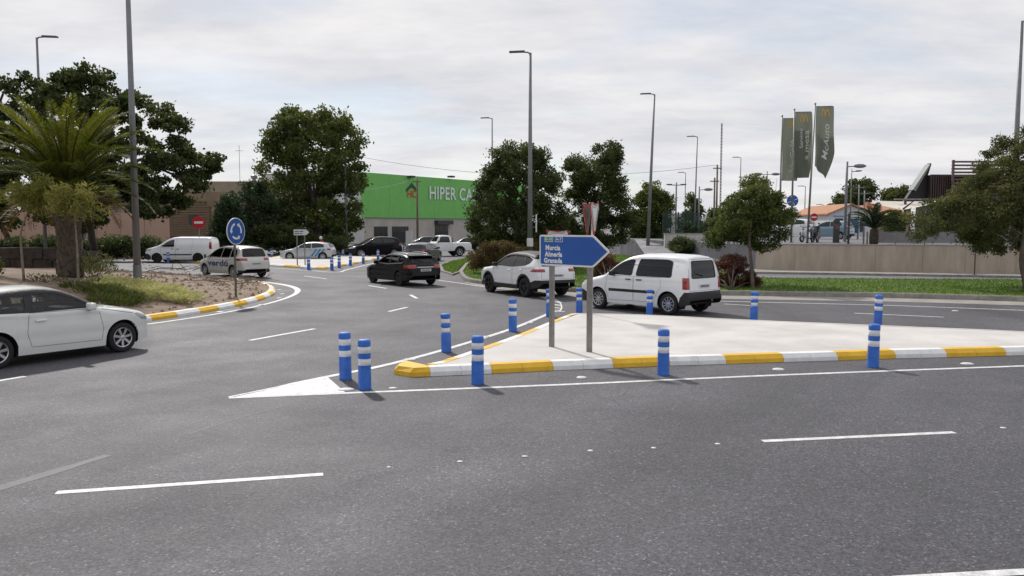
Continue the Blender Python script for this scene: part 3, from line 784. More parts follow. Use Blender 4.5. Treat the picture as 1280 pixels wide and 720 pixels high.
        X = L / 2 - S.get('dash_x', 1.35)
        bz = S.get('dash_z', .86)
        MB().box(X - .35, X + .15, -W / 2 * .78, W / 2 * .78, bz - .25, bz).build('dashboard', 'interior', root, bevel=.05)
        mbs = MB(); T = Matrix.Translation((X - .45, .37, bz + .03)) @ Matrix.Rotation(math.radians(65), 4, 'Y')
        mbs.tube([T @ Vector((.18 * math.cos(2 * math.pi * k / 20), .18 * math.sin(2 * math.pi * k / 20), 0)) for k in range(21)], .016, 6)
        mbs.tube([T @ Vector((-.17, 0, 0)), T @ Vector((.17, 0, 0))], .02, 6); mbs.tube([T @ Vector((0, 0, 0)), T @ Vector((0, 0, -.3))], .03, 6)
        mbs.build('steering_wheel', 'seat', root, smooth=True)
    # mirrors
    if 'mirror' in S:
        mx, mz = S['mirror']
        for s in (1, -1):
            p, n = hit('L' if s > 0 else 'R', mx, mz)
            y = abs(p.y)
            m_ = MB().cbox((p.x - .02, s * (y + .13), p.z + .04), (.12, .20, .145)).build('mirror', S.get('mirror_mat', paint), root, bevel=.035, smooth=True)
            MB().box(p.x - .03, p.x + .03, *sorted((s * (y - .02), s * (y + .08))), p.z - .045, p.z - .005).build('mirror_arm', 'black_plastic', m_)
    if 'plate' in S:
        z = S['plate']; p, n = hit('B', 0, z)
        pl = MB().box(p.x - .022, p.x - .006, -.26, .26, z - .055, z + .055).build('number_plate', 'plate', root)
        mb = MB()
        for k in range(7): mb.box(p.x - .026, p.x - .023, -.19 + k * .06, -.155 + k * .06, z - .03, z + .03)
        mb.build('plate_marks', 'black_print', pl)
    if 'fplate' in S:
        z = S['fplate']; p, n = hit('F', 0, z)
        MB().box(p.x + .006, p.x + .022, -.26, .26, z - .055, z + .055).build('number_plate', 'plate', root)
    for y in S.get('rails', []):
        p0, p1 = S['rail_x']; pts = []
        for k in range(9):
            x = p0 + (p1 - p0) * k / 8; h, n = bvh.ray_cast(Vector((L / 2 - x, y, 3)), Vector((0, 0, -1)))[:2]
            pts.append(h + Vector((0, 0, .045 if 0 < k < 8 else .0)))
        MB().tube(pts, .016, 6).build('roof_rail', S.get('rail_mat', 'black_plastic'), root, smooth=True)
    if S.get('spoiler'):
        x, z = S['spoiler']; mb = MB(); mb.box(L / 2 - x - .22, L / 2 - x + .1, -W * .33, W * .33, z - .03, z + .012); mb.build('roof_spoiler', S.get('spoil_mat', paint), root, bevel=.012, smooth=True)
    if S.get('wiper'):
        z = S['wiper']; p, n = hit('B', 0, z); q, n2 = hit('B', .42, z + .10)
        MB().tube([p + n * .02, q + n2 * .025], .009, 5).build('rear_wiper', 'black_plastic', root)
    for x, h in S.get('antenna', []):
        p = bvh.ray_cast(Vector((L / 2 - x, 0, 3)), Vector((0, 0, -1)))[0]
        MB().tube([p, p + Vector((-.12, 0, h))], .005, 5).build('antenna', 'black_plastic', root)
    root['_n'] = 1; del root['_n']
    return root, hit

# --- the small white hatchback entering on the left
A1 = dict(L=3.95, W=1.74, H=1.42, paint='a1_paint', glass='glass', fx=.77, rx=3.24, r=.312, ra=.375, tw=.215, spokes=7,
    top=[(0, .52), (.015, .66), (.08, .77), (.24, .845), (.65, .94), (1.06, 1.00), (1.24, 1.045), (1.72, 1.31), (2.02, 1.43), (2.42, 1.475), (2.95, 1.455), (3.40, 1.37), (3.58, 1.29), (3.75, 1.05), (3.86, .93), (3.93, .80), (3.95, .55)],
    bot=[(0, .50), (.015, .38), (.06, .29), (.20, .22), (.5, .19), (3.4, .21), (3.78, .27), (3.91, .38), (3.95, .50)],
    wid=[(0, .50), (.015, .60), (.06, .71), (.16, .82), (.34, .92), (.7, .985), (1.2, 1), (2.9, 1), (3.45, .97), (3.8, .90), (3.92, .80), (3.95, .70)],
    belt=[(0, .90), (1.2, .97), (2.5, 1.0), (3.95, 1.03)], tum=.36, crease=.012,
    win=[[(1.42, 1.03), (1.80, 1.235), (2.08, 1.32), (2.52, 1.345), (2.585, 1.02)], [(2.70, 1.025), (2.65, 1.345), (2.95, 1.325), (3.28, 1.25), (3.46, 1.16), (3.44, 1.05)]],
    rear_glass=[(-.52, 1.07), (.52, 1.07), (.46, 1.30), (-.46, 1.30)], front_glass=[(-.62, 1.06), (.62, 1.06), (.50, 1.38), (-.50, 1.38)], wsgl='glass',
    zones=[('headlight', 'lens_clear', 'S', [(.05, .62), (.09, .71), (.40, .80), (.50, .79), (.30, .65)]),
           ('window_surround', 'black_plastic', 'S', [(1.30, .995), (1.83, 1.27), (2.10, 1.355), (2.6, 1.38), (3.0, 1.36), (3.34, 1.28), (3.52, 1.17), (3.48, 1.02), (2.6, .99)]),
           ('roof_arch', 'black_plastic', 'S', [(1.18, .99), (1.31, .996), (1.84, 1.272), (2.10, 1.357), (2.6, 1.382), (3.0, 1.362), (3.36, 1.282), (3.54, 1.16), (3.66, 1.14), (3.60, 1.25), (3.42, 1.34), (2.95, 1.43), (2.42, 1.45), (2.02, 1.405), (1.72, 1.29)]),
           ('tail_light', 'lens_red', 'S', [(3.62, .80), (3.62, .92), (3.95, .92), (3.95, .78)], 0.5), ('grille', 'black_plastic', 'F', [(-.42, .3), (-.35, .62), (.35, .62), (.42, .3)])],
    doors=[([(1.30, .97), (2.66, .985), (2.70, .60), (2.62, .34), (1.24, .32), (1.20, .55)], (2.45, .83))],
    seams=[('S', [(.52, .80), (1.22, .95)], False)], mirror=(1.50, .99), mirror_mat='a1_paint', seat_x=2.02, dash_x=1.30, dash_z=.97, seat_z=.25, plate=.55)
car('hatchback_car', 'small white three-door hatchback with dark roof arch and alloy wheels driving round the planted roundabout', (-9.45, 16.3), 58, A1)

# --- white passenger van
BER = dict(L=4.38, W=1.81, H=1.8, paint='white_paint', glass='glass_dark', fx=.90, rx=3.63, r=.325, ra=.385, spokes=10, cat='van', tum=.20, rt=.17, crown=.03,
    wid=[(0, .62), (.03, .74), (.12, .86), (.35, .95), (.8, .99), (1.4, 1), (3.5, 1), (4.05, .985), (4.25, .955), (4.33, .93), (4.38, .90)],
    top=[(0, .58), (.02, .74), (.10, .87), (.35, .97), (.80, 1.06), (1.02, 1.12), (1.12, 1.16), (1.72, 1.58), (2.02, 1.72), (2.45, 1.79), (3.0, 1.80), (3.7, 1.785), (4.08, 1.75), (4.17, 1.70), (4.22, 1.55), (4.28, 1.10), (4.315, .72), (4.36, .68), (4.38, .56)],
    bot=[(0, .50), (.03, .32), (.15, .23), (.6, .22), (3.6, .24), (4.2, .30), (4.34, .36), (4.38, .46)],
    belt=[(0, 1.0), (1.2, 1.08), (4.38, 1.10)],
    win=[[(1.30, 1.155), (1.78, 1.50), (2.05, 1.585), (2.24, 1.60), (2.26, 1.125)], [(2.42, 1.12), (2.42, 1.615), (3.45, 1.62), (3.66, 1.57), (3.74, 1.12)]], wr=.07,
    rear_glass=[(-.62, 1.10), (.62, 1.10), (.56, 1.60), (-.56, 1.60)], front_glass=[(-.66, 1.2), (.66, 1.2), (.56, 1.68), (-.56, 1.68)],
    zones=[('tail_light', 'lens_red', 'S', [(4.14, .78), (4.12, 1.12), (4.30, 1.12), (4.33, .78)], 0.735),
           ('rear_bumper', 'black_plastic', 'A', [(3.98, .26), (4.05, .52), (4.20, .70), (4.40, .70), (4.40, .2)]),
           ('side_molding', 'black_plastic', 'S', [(1.36, .60), (1.36, .69), (3.16, .69), (3.16, .60)]),
           ('front_bumper', 'black_plastic', 'A', [(0, .2), (0, .62), (.20, .60), (.46, .50), (.50, .2)]), ('headlight', 'lens_clear', 'S', [(.10, .80), (.25, .93), (.62, 1.02), (.55, .90), (.25, .80)])],
    doors=[([(1.30, 1.10), (2.33, 1.09), (2.33, .34), (1.36, .32), (1.22, .70)], (2.14, 1.0)), ([(2.345, 1.09), (3.36, 1.09), (3.36, .80), (3.22, .62), (3.10, .34), (2.345, .34)], (2.56, 1.0))],
    seams=[('B', [(-.78, .73), (-.72, 1.66), (.72, 1.66), (.78, .73)], True)], handle='black_plastic', mirror=(1.55, 1.13), mirror_mat='black_plastic', plate=.86, wiper=1.14, seat_x=2.15, dash_x=1.35, dash_z=1.1, seat_z=.5, under=.28)
car('passenger_van', 'white passenger van with black bumpers and large side windows driving behind the arrow sign', (4.28, 25.75), 133, BER)

# --- white SUV with black roof
RAV = dict(L=4.6, W=1.855, H=1.69, paint='white_paint', glass='glass_dark', fx=.93, rx=3.62, r=.365, ra=.43, spokes=5, alloy='alloy_dark', flare='black_plastic', tw=.23, tum=.30, rt=.14,
    top=[(0, .62), (.02, .85), (.10, .97), (.35, 1.02), (.85, 1.07), (1.15, 1.115), (1.25, 1.15), (1.85, 1.50), (2.15, 1.62), (2.6, 1.685), (3.2, 1.68), (3.85, 1.625), (4.10, 1.57), (4.20, 1.46), (4.36, 1.18), (4.46, 1.08), (4.53, .92), (4.57, .72), (4.60, .60)],
    bot=[(0, .54), (.03, .36), (.15, .28), (.6, .26), (3.6, .28), (4.3, .36), (4.54, .44), (4.6, .54)],
    belt=[(0, 1.0), (1.3, 1.08), (3.2, 1.13), (4.6, 1.20)], crease=.014,
    win=[[(1.50, 1.145), (1.95, 1.435), (2.22, 1.52), (2.70, 1.54), (2.76, 1.135)], [(2.84, 1.14), (2.80, 1.54), (3.40, 1.525), (3.60, 1.20)], [(3.68, 1.215), (3.52, 1.515), (3.82, 1.47), (3.96, 1.33), (3.9, 1.25)]],
    rear_glass=[(-.60, 1.17), (.60, 1.17), (.50, 1.50), (-.50, 1.50)], front_glass=[(-.66, 1.16), (.66, 1.16), (.54, 1.58), (-.54, 1.58)],
    zones=[('tail_light', 'lens_red', 'S', [(4.02, .96), (4.20, 1.06), (4.60, 1.07), (4.60, .95)], 0.52),
           ('window_surround', 'black_plastic', 'S', [(1.36, 1.115), (1.92, 1.46), (2.22, 1.555), (3.1, 1.57), (3.75, 1.52), (4.06, 1.40), (3.96, 1.27), (3.7, 1.17), (2.8, 1.105)]),
           ('roof', 'black_plastic', 'A', [(1.66, 1.385), (1.93, 1.47), (2.20, 1.56), (3.1, 1.575), (3.75, 1.525), (4.3, 1.40), (4.3, 1.8), (1.6, 1.8)]),
           ('side_cladding', 'black_plastic', 'S', [(1.36, .2), (1.34, .44), (3.2, .44), (3.2, .2)]),
           ('rear_bumper', 'black_plastic', 'A', [(3.98, .25), (4.05, .56), (4.35, .66), (4.62, .66), (4.62, .2)]),
           ('front_bumper', 'black_plastic', 'A', [(0, .2), (0, .50), (.30, .48), (.48, .40), (.50, .2)]), ('headlight', 'lens_dark', 'S', [(.02, .82), (.05, .92), (.48, .96), (.35, .84)])],
    doors=[([(1.40, 1.09), (2.80, 1.10), (2.80, .46), (1.42, .46), (1.30, .72)], (2.58, .97)), ([(2.815, 1.10), (3.62, 1.14), (3.50, .88), (3.25, .74), (3.17, .46), (2.815, .46)], (3.40, 1.0))],
    seams=[('B', [(-.72, .70), (-.66, 1.55), (.66, 1.55), (.72, .70)], True)], mirror=(1.62, 1.12), mirror_mat='black_plastic', plate=.82, spoiler=(4.18, 1.58), spoil_mat='black_paint', wiper=1.2, seat_x=2.1, dash_x=1.4, dash_z=1.08, seat_z=.42, under=.3, handle='white_paint')
car('suv_car', 'white SUV with black roof and black wheel arches passing behind the blue arrow sign', (.53, 32.0), 121, RAV)

# --- black estate
EST = dict(L=4.5, W=1.80, H=1.46, paint='black_paint', glass='glass_dark', fx=.90, rx=3.55, r=.318, ra=.375, spokes=10, alloy='alloy_dark',
    top=[(0, .52), (.02, .66), (.12, .76), (.4, .83), (.9, .91), (1.2, .97), (1.3, 1.0), (1.95, 1.32), (2.3, 1.435), (2.7, 1.46), (3.4, 1.44), (3.9, 1.38), (4.08, 1.32), (4.25, 1.08), (4.38, .98), (4.46, .85), (4.48, .62), (4.5, .5)],
    bot=[(0, .46), (.03, .28), (.12, .21), (.5, .2), (3.4, .22), (4.3, .28), (4.46, .36), (4.5, .46)], belt=[(0, .9), (1.3, .94), (4.5, 1.0)], tum=.36, crease=.016,
    win=[[(1.48, .985), (1.98, 1.25), (2.28, 1.345), (2.62, 1.36), (2.68, .975)], [(2.76, .98), (2.72, 1.36), (3.30, 1.345), (3.42, 1.02)], [(3.50, 1.03), (3.40, 1.34), (3.72, 1.30), (3.96, 1.14), (3.92, 1.05)]],
    rear_glass=[(-.58, 1.04), (.58, 1.04), (.48, 1.30), (-.48, 1.30)], front_glass=[(-.62, 1.03), (.62, 1.03), (.5, 1.38), (-.5, 1.38)],
    zones=[('tail_light', 'lens_red', 'S', [(4.0, .80), (4.05, .94), (4.46, .95), (4.5, .80)], 0.45), ('trim_strip', 'alloy', 'B', [(-.42, .83), (-.42, .865), (.42, .865), (.42, .83)]),
           ('headlight', 'lens_clear', 'S', [(.06, .66), (.12, .75), (.50, .80), (.40, .70)])],
    doors=[([(1.40, .95), (2.71, .96), (2.71, .33), (1.32, .33), (1.26, .60)], (2.5, .84)), ([(2.725, .96), (3.46, 1.0), (3.35, .75), (3.15, .60), (3.10, .33), (2.725, .33)], (3.26, .86))],
    strips=[('window_trim', 'alloy', 'S', [(1.42, .955), (2.7, .95), (3.9, 1.02)], .018)], mirror=(1.62, .97), plate=.72, spoiler=(4.02, 1.345), wiper=1.07, seat_x=2.2, dash_x=1.45, dash_z=.94, seat_z=.26, rails=[.5, -.5], rail_x=(2.2, 3.9), rail_mat='alloy')
car('estate_car', 'black estate car with chrome window trim crossing the roundabout exit', (-5.1, 37.7), 126, EST)

# --- pale people carrier with lettering
TOU = dict(L=4.53, W=1.83, H=1.66, paint='champagne_paint', glass='glass_dark', fx=.87, rx=3.66, r=.325, ra=.385, spokes=9, tum=.26, rt=.14,
    top=[(0, .55), (.02, .72), (.12, .84), (.4, .92), (.8, 1.0), (1.0, 1.04), (1.1, 1.07), (1.8, 1.48), (2.1, 1.60), (2.6, 1.655), (3.4, 1.64), (4.0, 1.57), (4.14, 1.50), (4.28, 1.16), (4.40, 1.0), (4.48, .85), (4.51, .64), (4.53, .5)],
    bot=[(0, .48), (.03, .3), (.12, .22), (.5, .2), (3.4, .22), (4.3, .28), (4.5, .36), (4.53, .46)], belt=[(0, .95), (1.2, 1.02), (4.53, 1.06)],
    win=[[(1.30, 1.075), (1.82, 1.39), (2.1, 1.49), (2.52, 1.515), (2.56, 1.06)], [(2.64, 1.06), (2.60, 1.515), (3.36, 1.50), (3.42, 1.07)], [(3.50, 1.08), (3.45, 1.49), (3.86, 1.45), (4.02, 1.22), (3.98, 1.10)]],
    rear_glass=[(-.66, 1.10), (.66, 1.10), (.58, 1.50), (-.58, 1.50)], front_glass=[(-.66, 1.1), (.66, 1.1), (.55, 1.55), (-.55, 1.55)],
    zones=[('tail_light', 'lens_red', 'S', [(3.98, .90), (4.02, 1.02), (4.42, 1.03), (4.5, .90)], 0.47),
           ('rear_diffuser', 'black_plastic', 'B', [(-1, .2), (-1, .42), (1, .42), (1, .2)])],
    doors=[([(1.24, 1.04), (2.60, 1.04), (2.60, .34), (1.30, .33), (1.2, .6)], (2.38, .94)), ([(2.615, 1.04), (3.45, 1.05), (3.36, .78), (3.2, .62), (3.14, .34), (2.615, .34)], (3.24, .95))],
    mirror=(1.48, 1.06), mirror_mat='champagne_paint', plate=.74, wiper=1.14, seat_x=2.1, dash_x=1.35, dash_z=1.0, seat_z=.35, rails=[.58, -.58], rail_x=(2.0, 3.9), handle='champagne_paint')
tou, hit = car('people_carrier', 'pale people carrier with dark blue lettering on its side circling behind the planted roundabout', (-14.75, 43.2), 139, TOU)
V_, F_ = text_data('verdú', .60, bold=.018)
vx = [v[0] for v in V_]; sc = 2.05 / (max(vx) - min(vx))
mat('decal_navy', (.015, .03, .11), .4)
MB().add([(lambda p, n: p + n * .007)(*hit('L', 1.28 + v[0] * sc,   .60 + v[1] * .74)) for v in V_], F_).build('lettering', 'decal_navy', tou, fix=False)

# --- distant vehicles
def hatch(L, H, W=1.75, paint='silver_paint', hood=.62, r=.31, **kw):
    k = L / 4.0; q = H / 1.45
    d = dict(L=L, W=W, H=H, paint=paint, lod=1.8, fx=.84 * k, rx=.84 * k + .625 * L, r=r, ra=r + .06, spokes=7,
        top=[(0, .50 * q), (.02, .63 * q), (.12 * k, .73 * q), (.4 * k, .82 * q), (1.0 * k, .94 * q), (1.15 * k, 1.0 * q), (1.75 * k, 1.31 * q), (2.1 * k, 1.42 * q), (2.6 * k, 1.45 * q), (3.2 * k, 1.42 * q), (3.65 * k, 1.33 * q), (3.85 * k, 1.02 * q), (3.94 * k, .85 * q), (3.98 * k, .62 * q), (4.0 * k, .5 * q)],
        bot=[(0, .45), (.03, .28), (.12, .21), (.5, .2), (L - .6, .22), (L - .2, .28), (L - .03, .36), (L, .45)], belt=[(0, .9 * q), (L, .97 * q)],
        win=[[(1.42 * k, 1.0 * q), (1.80 * k, 1.25 * q), (2.1 * k, 1.34 * q), (2.42 * k, 1.355 * q), (2.46 * k, .985 * q)], [(2.54 * k, .985 * q), (2.50 * k, 1.355 * q), (3.0 * k, 1.34 * q), (3.35 * k, 1.24 * q), (3.45 * k, 1.05 * q)]],
        rear_glass=[(-.55, 1.03 * q), (.55, 1.03 * q), (.47, 1.30 * q), (-.47, 1.30 * q)], front_glass=[(-.6, 1.03 * q), (.6, 1.03 * q), (.48, 1.37 * q), (-.48, 1.37 * q)],
        zones=[('tail_light', 'lens_red', 'S', [(3.7 * k, .80 * q), (3.7 * k, .95 * q), (L, .95 * q), (L, .8 * q)], 0.5),
               ('headlight', 'lens_clear', 'S', [(-.01, .60 * q), (-.01, .72 * q), (.08 * k, .735 * q), (.5 * k, .81 * q), (.4 * k, .66 * q)], .42),
               ('grille', 'black_plastic', 'F', [(-.4, .32), (-.4, .66 * q), (.4, .66 * q), (.4, .32)])],
        doors=[([(1.3 * k, .97 * q), (2.48 * k, .97 * q), (2.48 * k, .33), (1.3 * k, .33)], (2.3 * k, .86 * q))], mirror=(1.55 * k, .98 * q), plate=.68)
    d.update(kw); return d
IB, hit = car('driving_school_car', 'silver hatchback with blue diagonal decal on its rear door behind the far island', (-16.1, 64.5), 176, hatch(4.2, 1.46, paint='silver_paint'))
mat('decal_cyan', (.03, .22, .42), .4)
for x0 in (2.55, 2.85, 3.15):
    P = resample([(x0, .34, 0), (x0 + .42, .9, 0)], .1); vs = []
    for p in P:
        for dx in (0, .17): h, n = hit('L', p.x + dx, p.y); vs.append(h + n * .008)
    MB().add(vs, [(2 * i, 2 * i + 1, 2 * i + 3, 2 * i + 2) for i in range(len(P) - 1)]).build('decal_stripe', 'decal_cyan', IB, fix=False)
VITO = dict(L=5.0, W=1.92, H=1.9, paint='white_paint', cat='van', lod=1.6, fx=.95, rx=3.95, r=.335, ra=.40, spokes=6, alloy='alloy_dark', tum=.10, rt=.17, crown=.03,
    wid=[(0, .62), (.03, .74), (.12, .86), (.35, .95), (.8, .99), (1.4, 1), (4.7, 1), (4.92, .975), (4.97, .95), (5.0, .90)],
    top=[(0, .60), (.03, .85), (.15, 1.02), (.5, 1.13), (.95, 1.26), (1.05, 1.30), (1.75, 1.74), (2.05, 1.86), (2.6, 1.90), (4.6, 1.89), (4.84, 1.85), (4.90, 1.75), (4.95, 1.2), (4.97, .66), (5.0, .62)],
    bot=[(0, .52), (.03, .34), (.15, .25), (.6, .24), (4.5, .26), (4.9, .32), (5.0, .5)], belt=[(0, 1.1), (1.2, 1.16), (5.0, 1.18)],
    win=[[(1.28, 1.20), (1.75, 1.53), (2.02, 1.64), (2.20, 1.66), (2.22, 1.17)]], front_glass=[(-.72, 1.33), (.72, 1.33), (.62, 1.8), (-.62, 1.8)],
    zones=[('tail_light', 'lens_red', 'S', [(4.78, 1.0), (4.76, 1.62), (5, 1.62), (5, 1.0)], 0.8), ('front_bumper', 'black_plastic', 'A', [(0, .2), (0, .66), (.3, .66), (.52, .5), (.5, .2)]), ('rear_bumper', 'black_plastic', 'A', [(4.4, .2), (4.4, .62), (5, .62), (5, .2)]), ('side_molding', 'black_plastic', 'S', [(1.42, .55), (1.42, .64), (3.5, .64), (3.5, .55)]),
           ('headlight', 'lens_clear', 'S', [(.06, .78), (.12, .95), (.6, 1.08), (.5, .9)])],
    doors=[([(1.22, 1.14), (2.30, 1.14), (2.30, .34), (1.42, .34), (1.25, .7)], (2.1, 1.02)), ([(2.35, 1.78), (3.6, 1.78), (3.5, .9), (3.45, .34), (2.35, .34)], (2.5, 1.0))], mirror=(1.55, 1.22), mirror_mat='black_plastic', handle='black_plastic')
vp = G(222, 328.5)
car('panel_van', 'white windowless panel van with black bumpers stopped beside the no-entry sign', (vp.x, vp.y + 1.0), 181, VITO)
SUVB = hatch(4.75, 1.80, W=1.95, paint='black_paint', r=.37)
p = G(466, 321.5); car('parked_suv', 'large black SUV facing the far island in front of the green store', (p.x, p.y + .5), 205, SUVB)
p = G(529, 327); car('estate_car', 'dark grey estate with red tail lights leaving towards the green store', (p.x, p.y + .8), 78, hatch(4.5, 1.46, W=1.8, paint='grey_paint'))
PICK = dict(L=4.9, W=1.75, H=1.9, paint='white_paint', cat='pickup', lod=1.6, fx=.85, rx=3.75, r=.40, ra=.47, tum=.08, rt=.08, crown=.03, spokes=5, flare='black_plastic', under=.5, tw=.24,
    wid=[(0, .72), (.05, .78), (.5, .84), (1.3, .95), (1.6, 1), (4.7, 1), (4.85, .99), (4.9, .97)],
    top=[(0, .80), (.03, 1.05), (.12, 1.12), (1.0, 1.22), (1.45, 1.26), (1.52, 1.30), (1.78, 1.74), (1.95, 1.87), (2.4, 1.90), (2.85, 1.87), (2.93, 1.80), (2.98, 1.28), (3.02, 1.24), (4.75, 1.24), (4.86, 1.22), (4.89, .8), (4.9, .6)],
    bot=[(0, .62), (.05, .52), (.3, .48), (4.5, .50), (4.9, .56)], belt=[(0, 1.15), (4.9, 1.2)],
    win=[[(1.78, 1.28), (1.92, 1.68), (2.1, 1.74), (2.75, 1.74), (2.78, 1.26)]], front_glass=[(-.66, 1.33), (.66, 1.33), (.60, 1.78), (-.60, 1.78)], rear_glass=[(-.6, 1.35), (.6, 1.35), (.55, 1.7), (-.55, 1.7)],
    zones=[('grille', 'black_plastic', 'F', [(-.34, .72), (-.34, 1.02), (.34, 1.02), (.34, .72)]), ('headlight', 'lens_clear', 'F', [(-.58, .85), (-.58, 1.02), (-.40, 1.02), (-.40, .85)]), ('headlight', 'lens_clear', 'F', [(.40, .85), (.40, 1.02), (.58, 1.02), (.58, .85)])],
    doors=[([(1.62, 1.24), (2.86, 1.24), (2.86, .56), (1.62, .56)], (2.65, 1.1))], seams=[('S', [(3.0, 1.22), (3.0, .55)], False)], mirror=(1.7, 1.3), mirror_mat='black_plastic')
p = G(553, 320.5); pk_, hit = car('pickup_truck', 'old white single cab pickup parked in front of the green store', (p.x, p.y + .8), 206, PICK)
MB().box(2.45, 2.60, -.82, .82, .55, .72).build('front_bumper', 'black_plastic', pk_, bevel=.03)
MB().tube([(-.62, .75, 1.24), (-.62, .72, 1.62), (-.62, -.72, 1.62), (-.62, -.75, 1.24)], .03, 6).build('roll_bar', 'black_plastic', pk_)
p = G(527, 310.5); car('parked_car', 'dark parked hatchback behind the white pickup by the store wall', (p.x, p.y), 200, hatch(4.1, 1.48, paint='grey_paint', lod=2.6))
p = G(580, 313.5); car('parked_car', 'black parked car between white pickup and roadside tree', (p.x, p.y), 195, hatch(4.2, 1.5, paint='black_paint', lod=2.6))
p = G(597, 312); car('parked_car', 'silver parked car half hidden behind the brownish verge shrub', (p.x, p.y + 4), 190, hatch(4.2, 1.5, paint='silver_paint', lod=2.6))
p = G(1036, 299, TZ); car('parked_car', 'pale blue people carrier parked on the terrace beside the white house', (p.x + .2, p.y + .8, TZ), 137, hatch(4.2, 1.62, W=1.8, paint='blue_paint', lod=2.0))
p = G(1030, 297, TZ); car('parked_car', 'white car parked behind the pale blue people carrier', (p.x - .8, p.y + 7, TZ), 140, hatch(4.5, 1.95, W=1.85, paint='white_paint', lod=2.4))
p = G(790, 308); car('parked_car', 'white parked car glimpsed below the trees behind the yield signs', (p.x, p.y), 185, hatch(4.2, 1.5, paint='white_paint', lod=2.6))
# ------------------------------------------------------------ vegetation
def pip(X, Z, P):
    c = np.zeros(len(X), bool); n = len(P); j = n - 1
    for i in range(n):
        xi, zi = P[i]; xj, zj = P[j]
        with np.errstate(divide='ignore', invalid='ignore'):
            c ^= ((zi > Z) != (zj > Z)) & (X < (xj - xi) * (Z - zi) / (zj - zi + 1e-12) + xi)
        j = i
    return c
def edge_dist(X, Z, P):
    d = np.full(len(X), 1e9)
    for i in range(len(P)):
        a = np.array(P[i]); b = np.array(P[(i + 1) % len(P)]); ab = b - a; q = np.stack([X, Z], 1) - a
        t = np.clip((q @ ab) / max(ab @ ab, 1e-9), 0, 1); d = np.minimum(d, np.hypot(*(q - t[:, None] * ab).T))
    return d
def unit(rng, n):
    v = rng.normal(size=(n, 3)); return v / np.linalg.norm(v, axis=1)[:, None]
def leaf_mesh(name, pos, axis, nrm, ln, wd, var, m, parent, origin=(0, 0, 0), **tags):
    n = len(pos); axis = axis / np.linalg.norm(axis, axis=1)[:, None]
    side = np.cross(axis, nrm); side /= (np.linalg.norm(side, axis=1)[:, None] + 1e-9)
    up = np.cross(side, axis)
    a = axis * ln[:, None]; s = side * wd[:, None]
    p = pos - np.array(origin)
    V = np.empty((n, 4, 3)); V[:, 0] = p - a * .5; V[:, 1] = p + s * .5 + up * wd[:, None] * .12; V[:, 2] = p + a * .5; V[:, 3] = p - s * .5 + up * wd[:, None] * .12
    me = bpy.data.meshes.new(name); me.vertices.add(n * 4); me.vertices.foreach_set('co', V.reshape(-1).astype(np.float32))
    me.loops.add(n * 4); me.loops.foreach_set('vertex_index', np.arange(n * 4, dtype=np.int32)); me.polygons.add(n)
    me.polygons.foreach_set('loop_start', np.arange(0, n * 4, 4, dtype=np.int32)); me.polygons.foreach_set('loop_total', np.full(n, 4, dtype=np.int32))
    me.update(calc_edges=True)
    at = me.color_attributes.new('var', 'FLOAT_COLOR', 'POINT'); c = np.ones((n * 4, 4), np.float32); c[:, :3] = np.repeat(np.clip(var, 0, 1), 4)[:, None]; at.data.foreach_set('color', c.reshape(-1))
    me.materials.append(M[m]); o = bpy.data.objects.new(name, me); link(o, parent); tag(o, **tags); return o
def crown_pts(rng, poly, y0, thick, ncl, rc, pernum, shell=.5):
    P = np.array(poly); x0, z0 = P.min(0); x1, z1 = P.max(0); cs = []
    X = rng.uniform(x0, x1, ncl * 30); Z = rng.uniform(z0, z1, ncl * 30)
    ok = pip(X, Z, poly); X, Z = X[ok], Z[ok]; d = edge_dist(X, Z, poly); ok = d > rc * .35; X, Z, d = X[ok][:ncl], Z[ok][:ncl], d[ok][:ncl]
    dm = d.max(); half = thick * np.sqrt(np.clip(1 - (1 - d / dm) ** 2, 0.02, 1))
    s = rng.uniform(-1, 1, len(X)); s = np.sign(s) * np.abs(s) ** shell
    Y = y0 + s * half
    return np.stack([X, Y, Z], 1), d
def foliage(name, cl, rng, rc, per, ls, m, parent, origin, aspect=.5, flat=.75, up=.4, tone=0.0, tonez=.25, **tags):
    n = len(cl); R = rc * rng.uniform(.6, 1.25, n); cnt = np.maximum(8, (per * DENS * (R / rc) ** 2 * rng.uniform(.75, 1.25, n)).astype(int)); idx = np.repeat(np.arange(n), cnt); N = len(idx)
    u = unit(rng, N); rad = rng.uniform(0, 1, N) ** .45 * R[idx]
    # a ragged clump: squashed, twisted, with twigs poking out
    st = np.stack([rng.uniform(.8, 1.3, n), rng.uniform(.8, 1.3, n), rng.uniform(flat * .8, flat * 1.2, n)], 1)
    pos = cl[idx] + u * rad[:, None] * st[idx]
    poke = rng.uniform(size=N) < .07; pos[poke] += u[poke] * (R[idx][poke] * rng.uniform(.1, .6, poke.sum()))[:, None]
    ax = unit(rng, N) + u * .8; nr = unit(rng, N) + np.array([0, 0, up])
    ln = ls * rng.uniform(.65, 1.35, N)
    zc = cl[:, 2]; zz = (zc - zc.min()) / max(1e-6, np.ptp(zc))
    cv = rng.normal(.42, .16, n) + tonez * (zz - .5) + tone  # top light put into the leaf colour: higher clumps are paler
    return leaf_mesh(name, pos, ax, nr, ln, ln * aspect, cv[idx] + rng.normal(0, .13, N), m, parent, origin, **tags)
DENS = 1.3
def px_poly(px, y0): return [(p.x, p.z) for p in (D(a, b, y0) for a, b in px)]
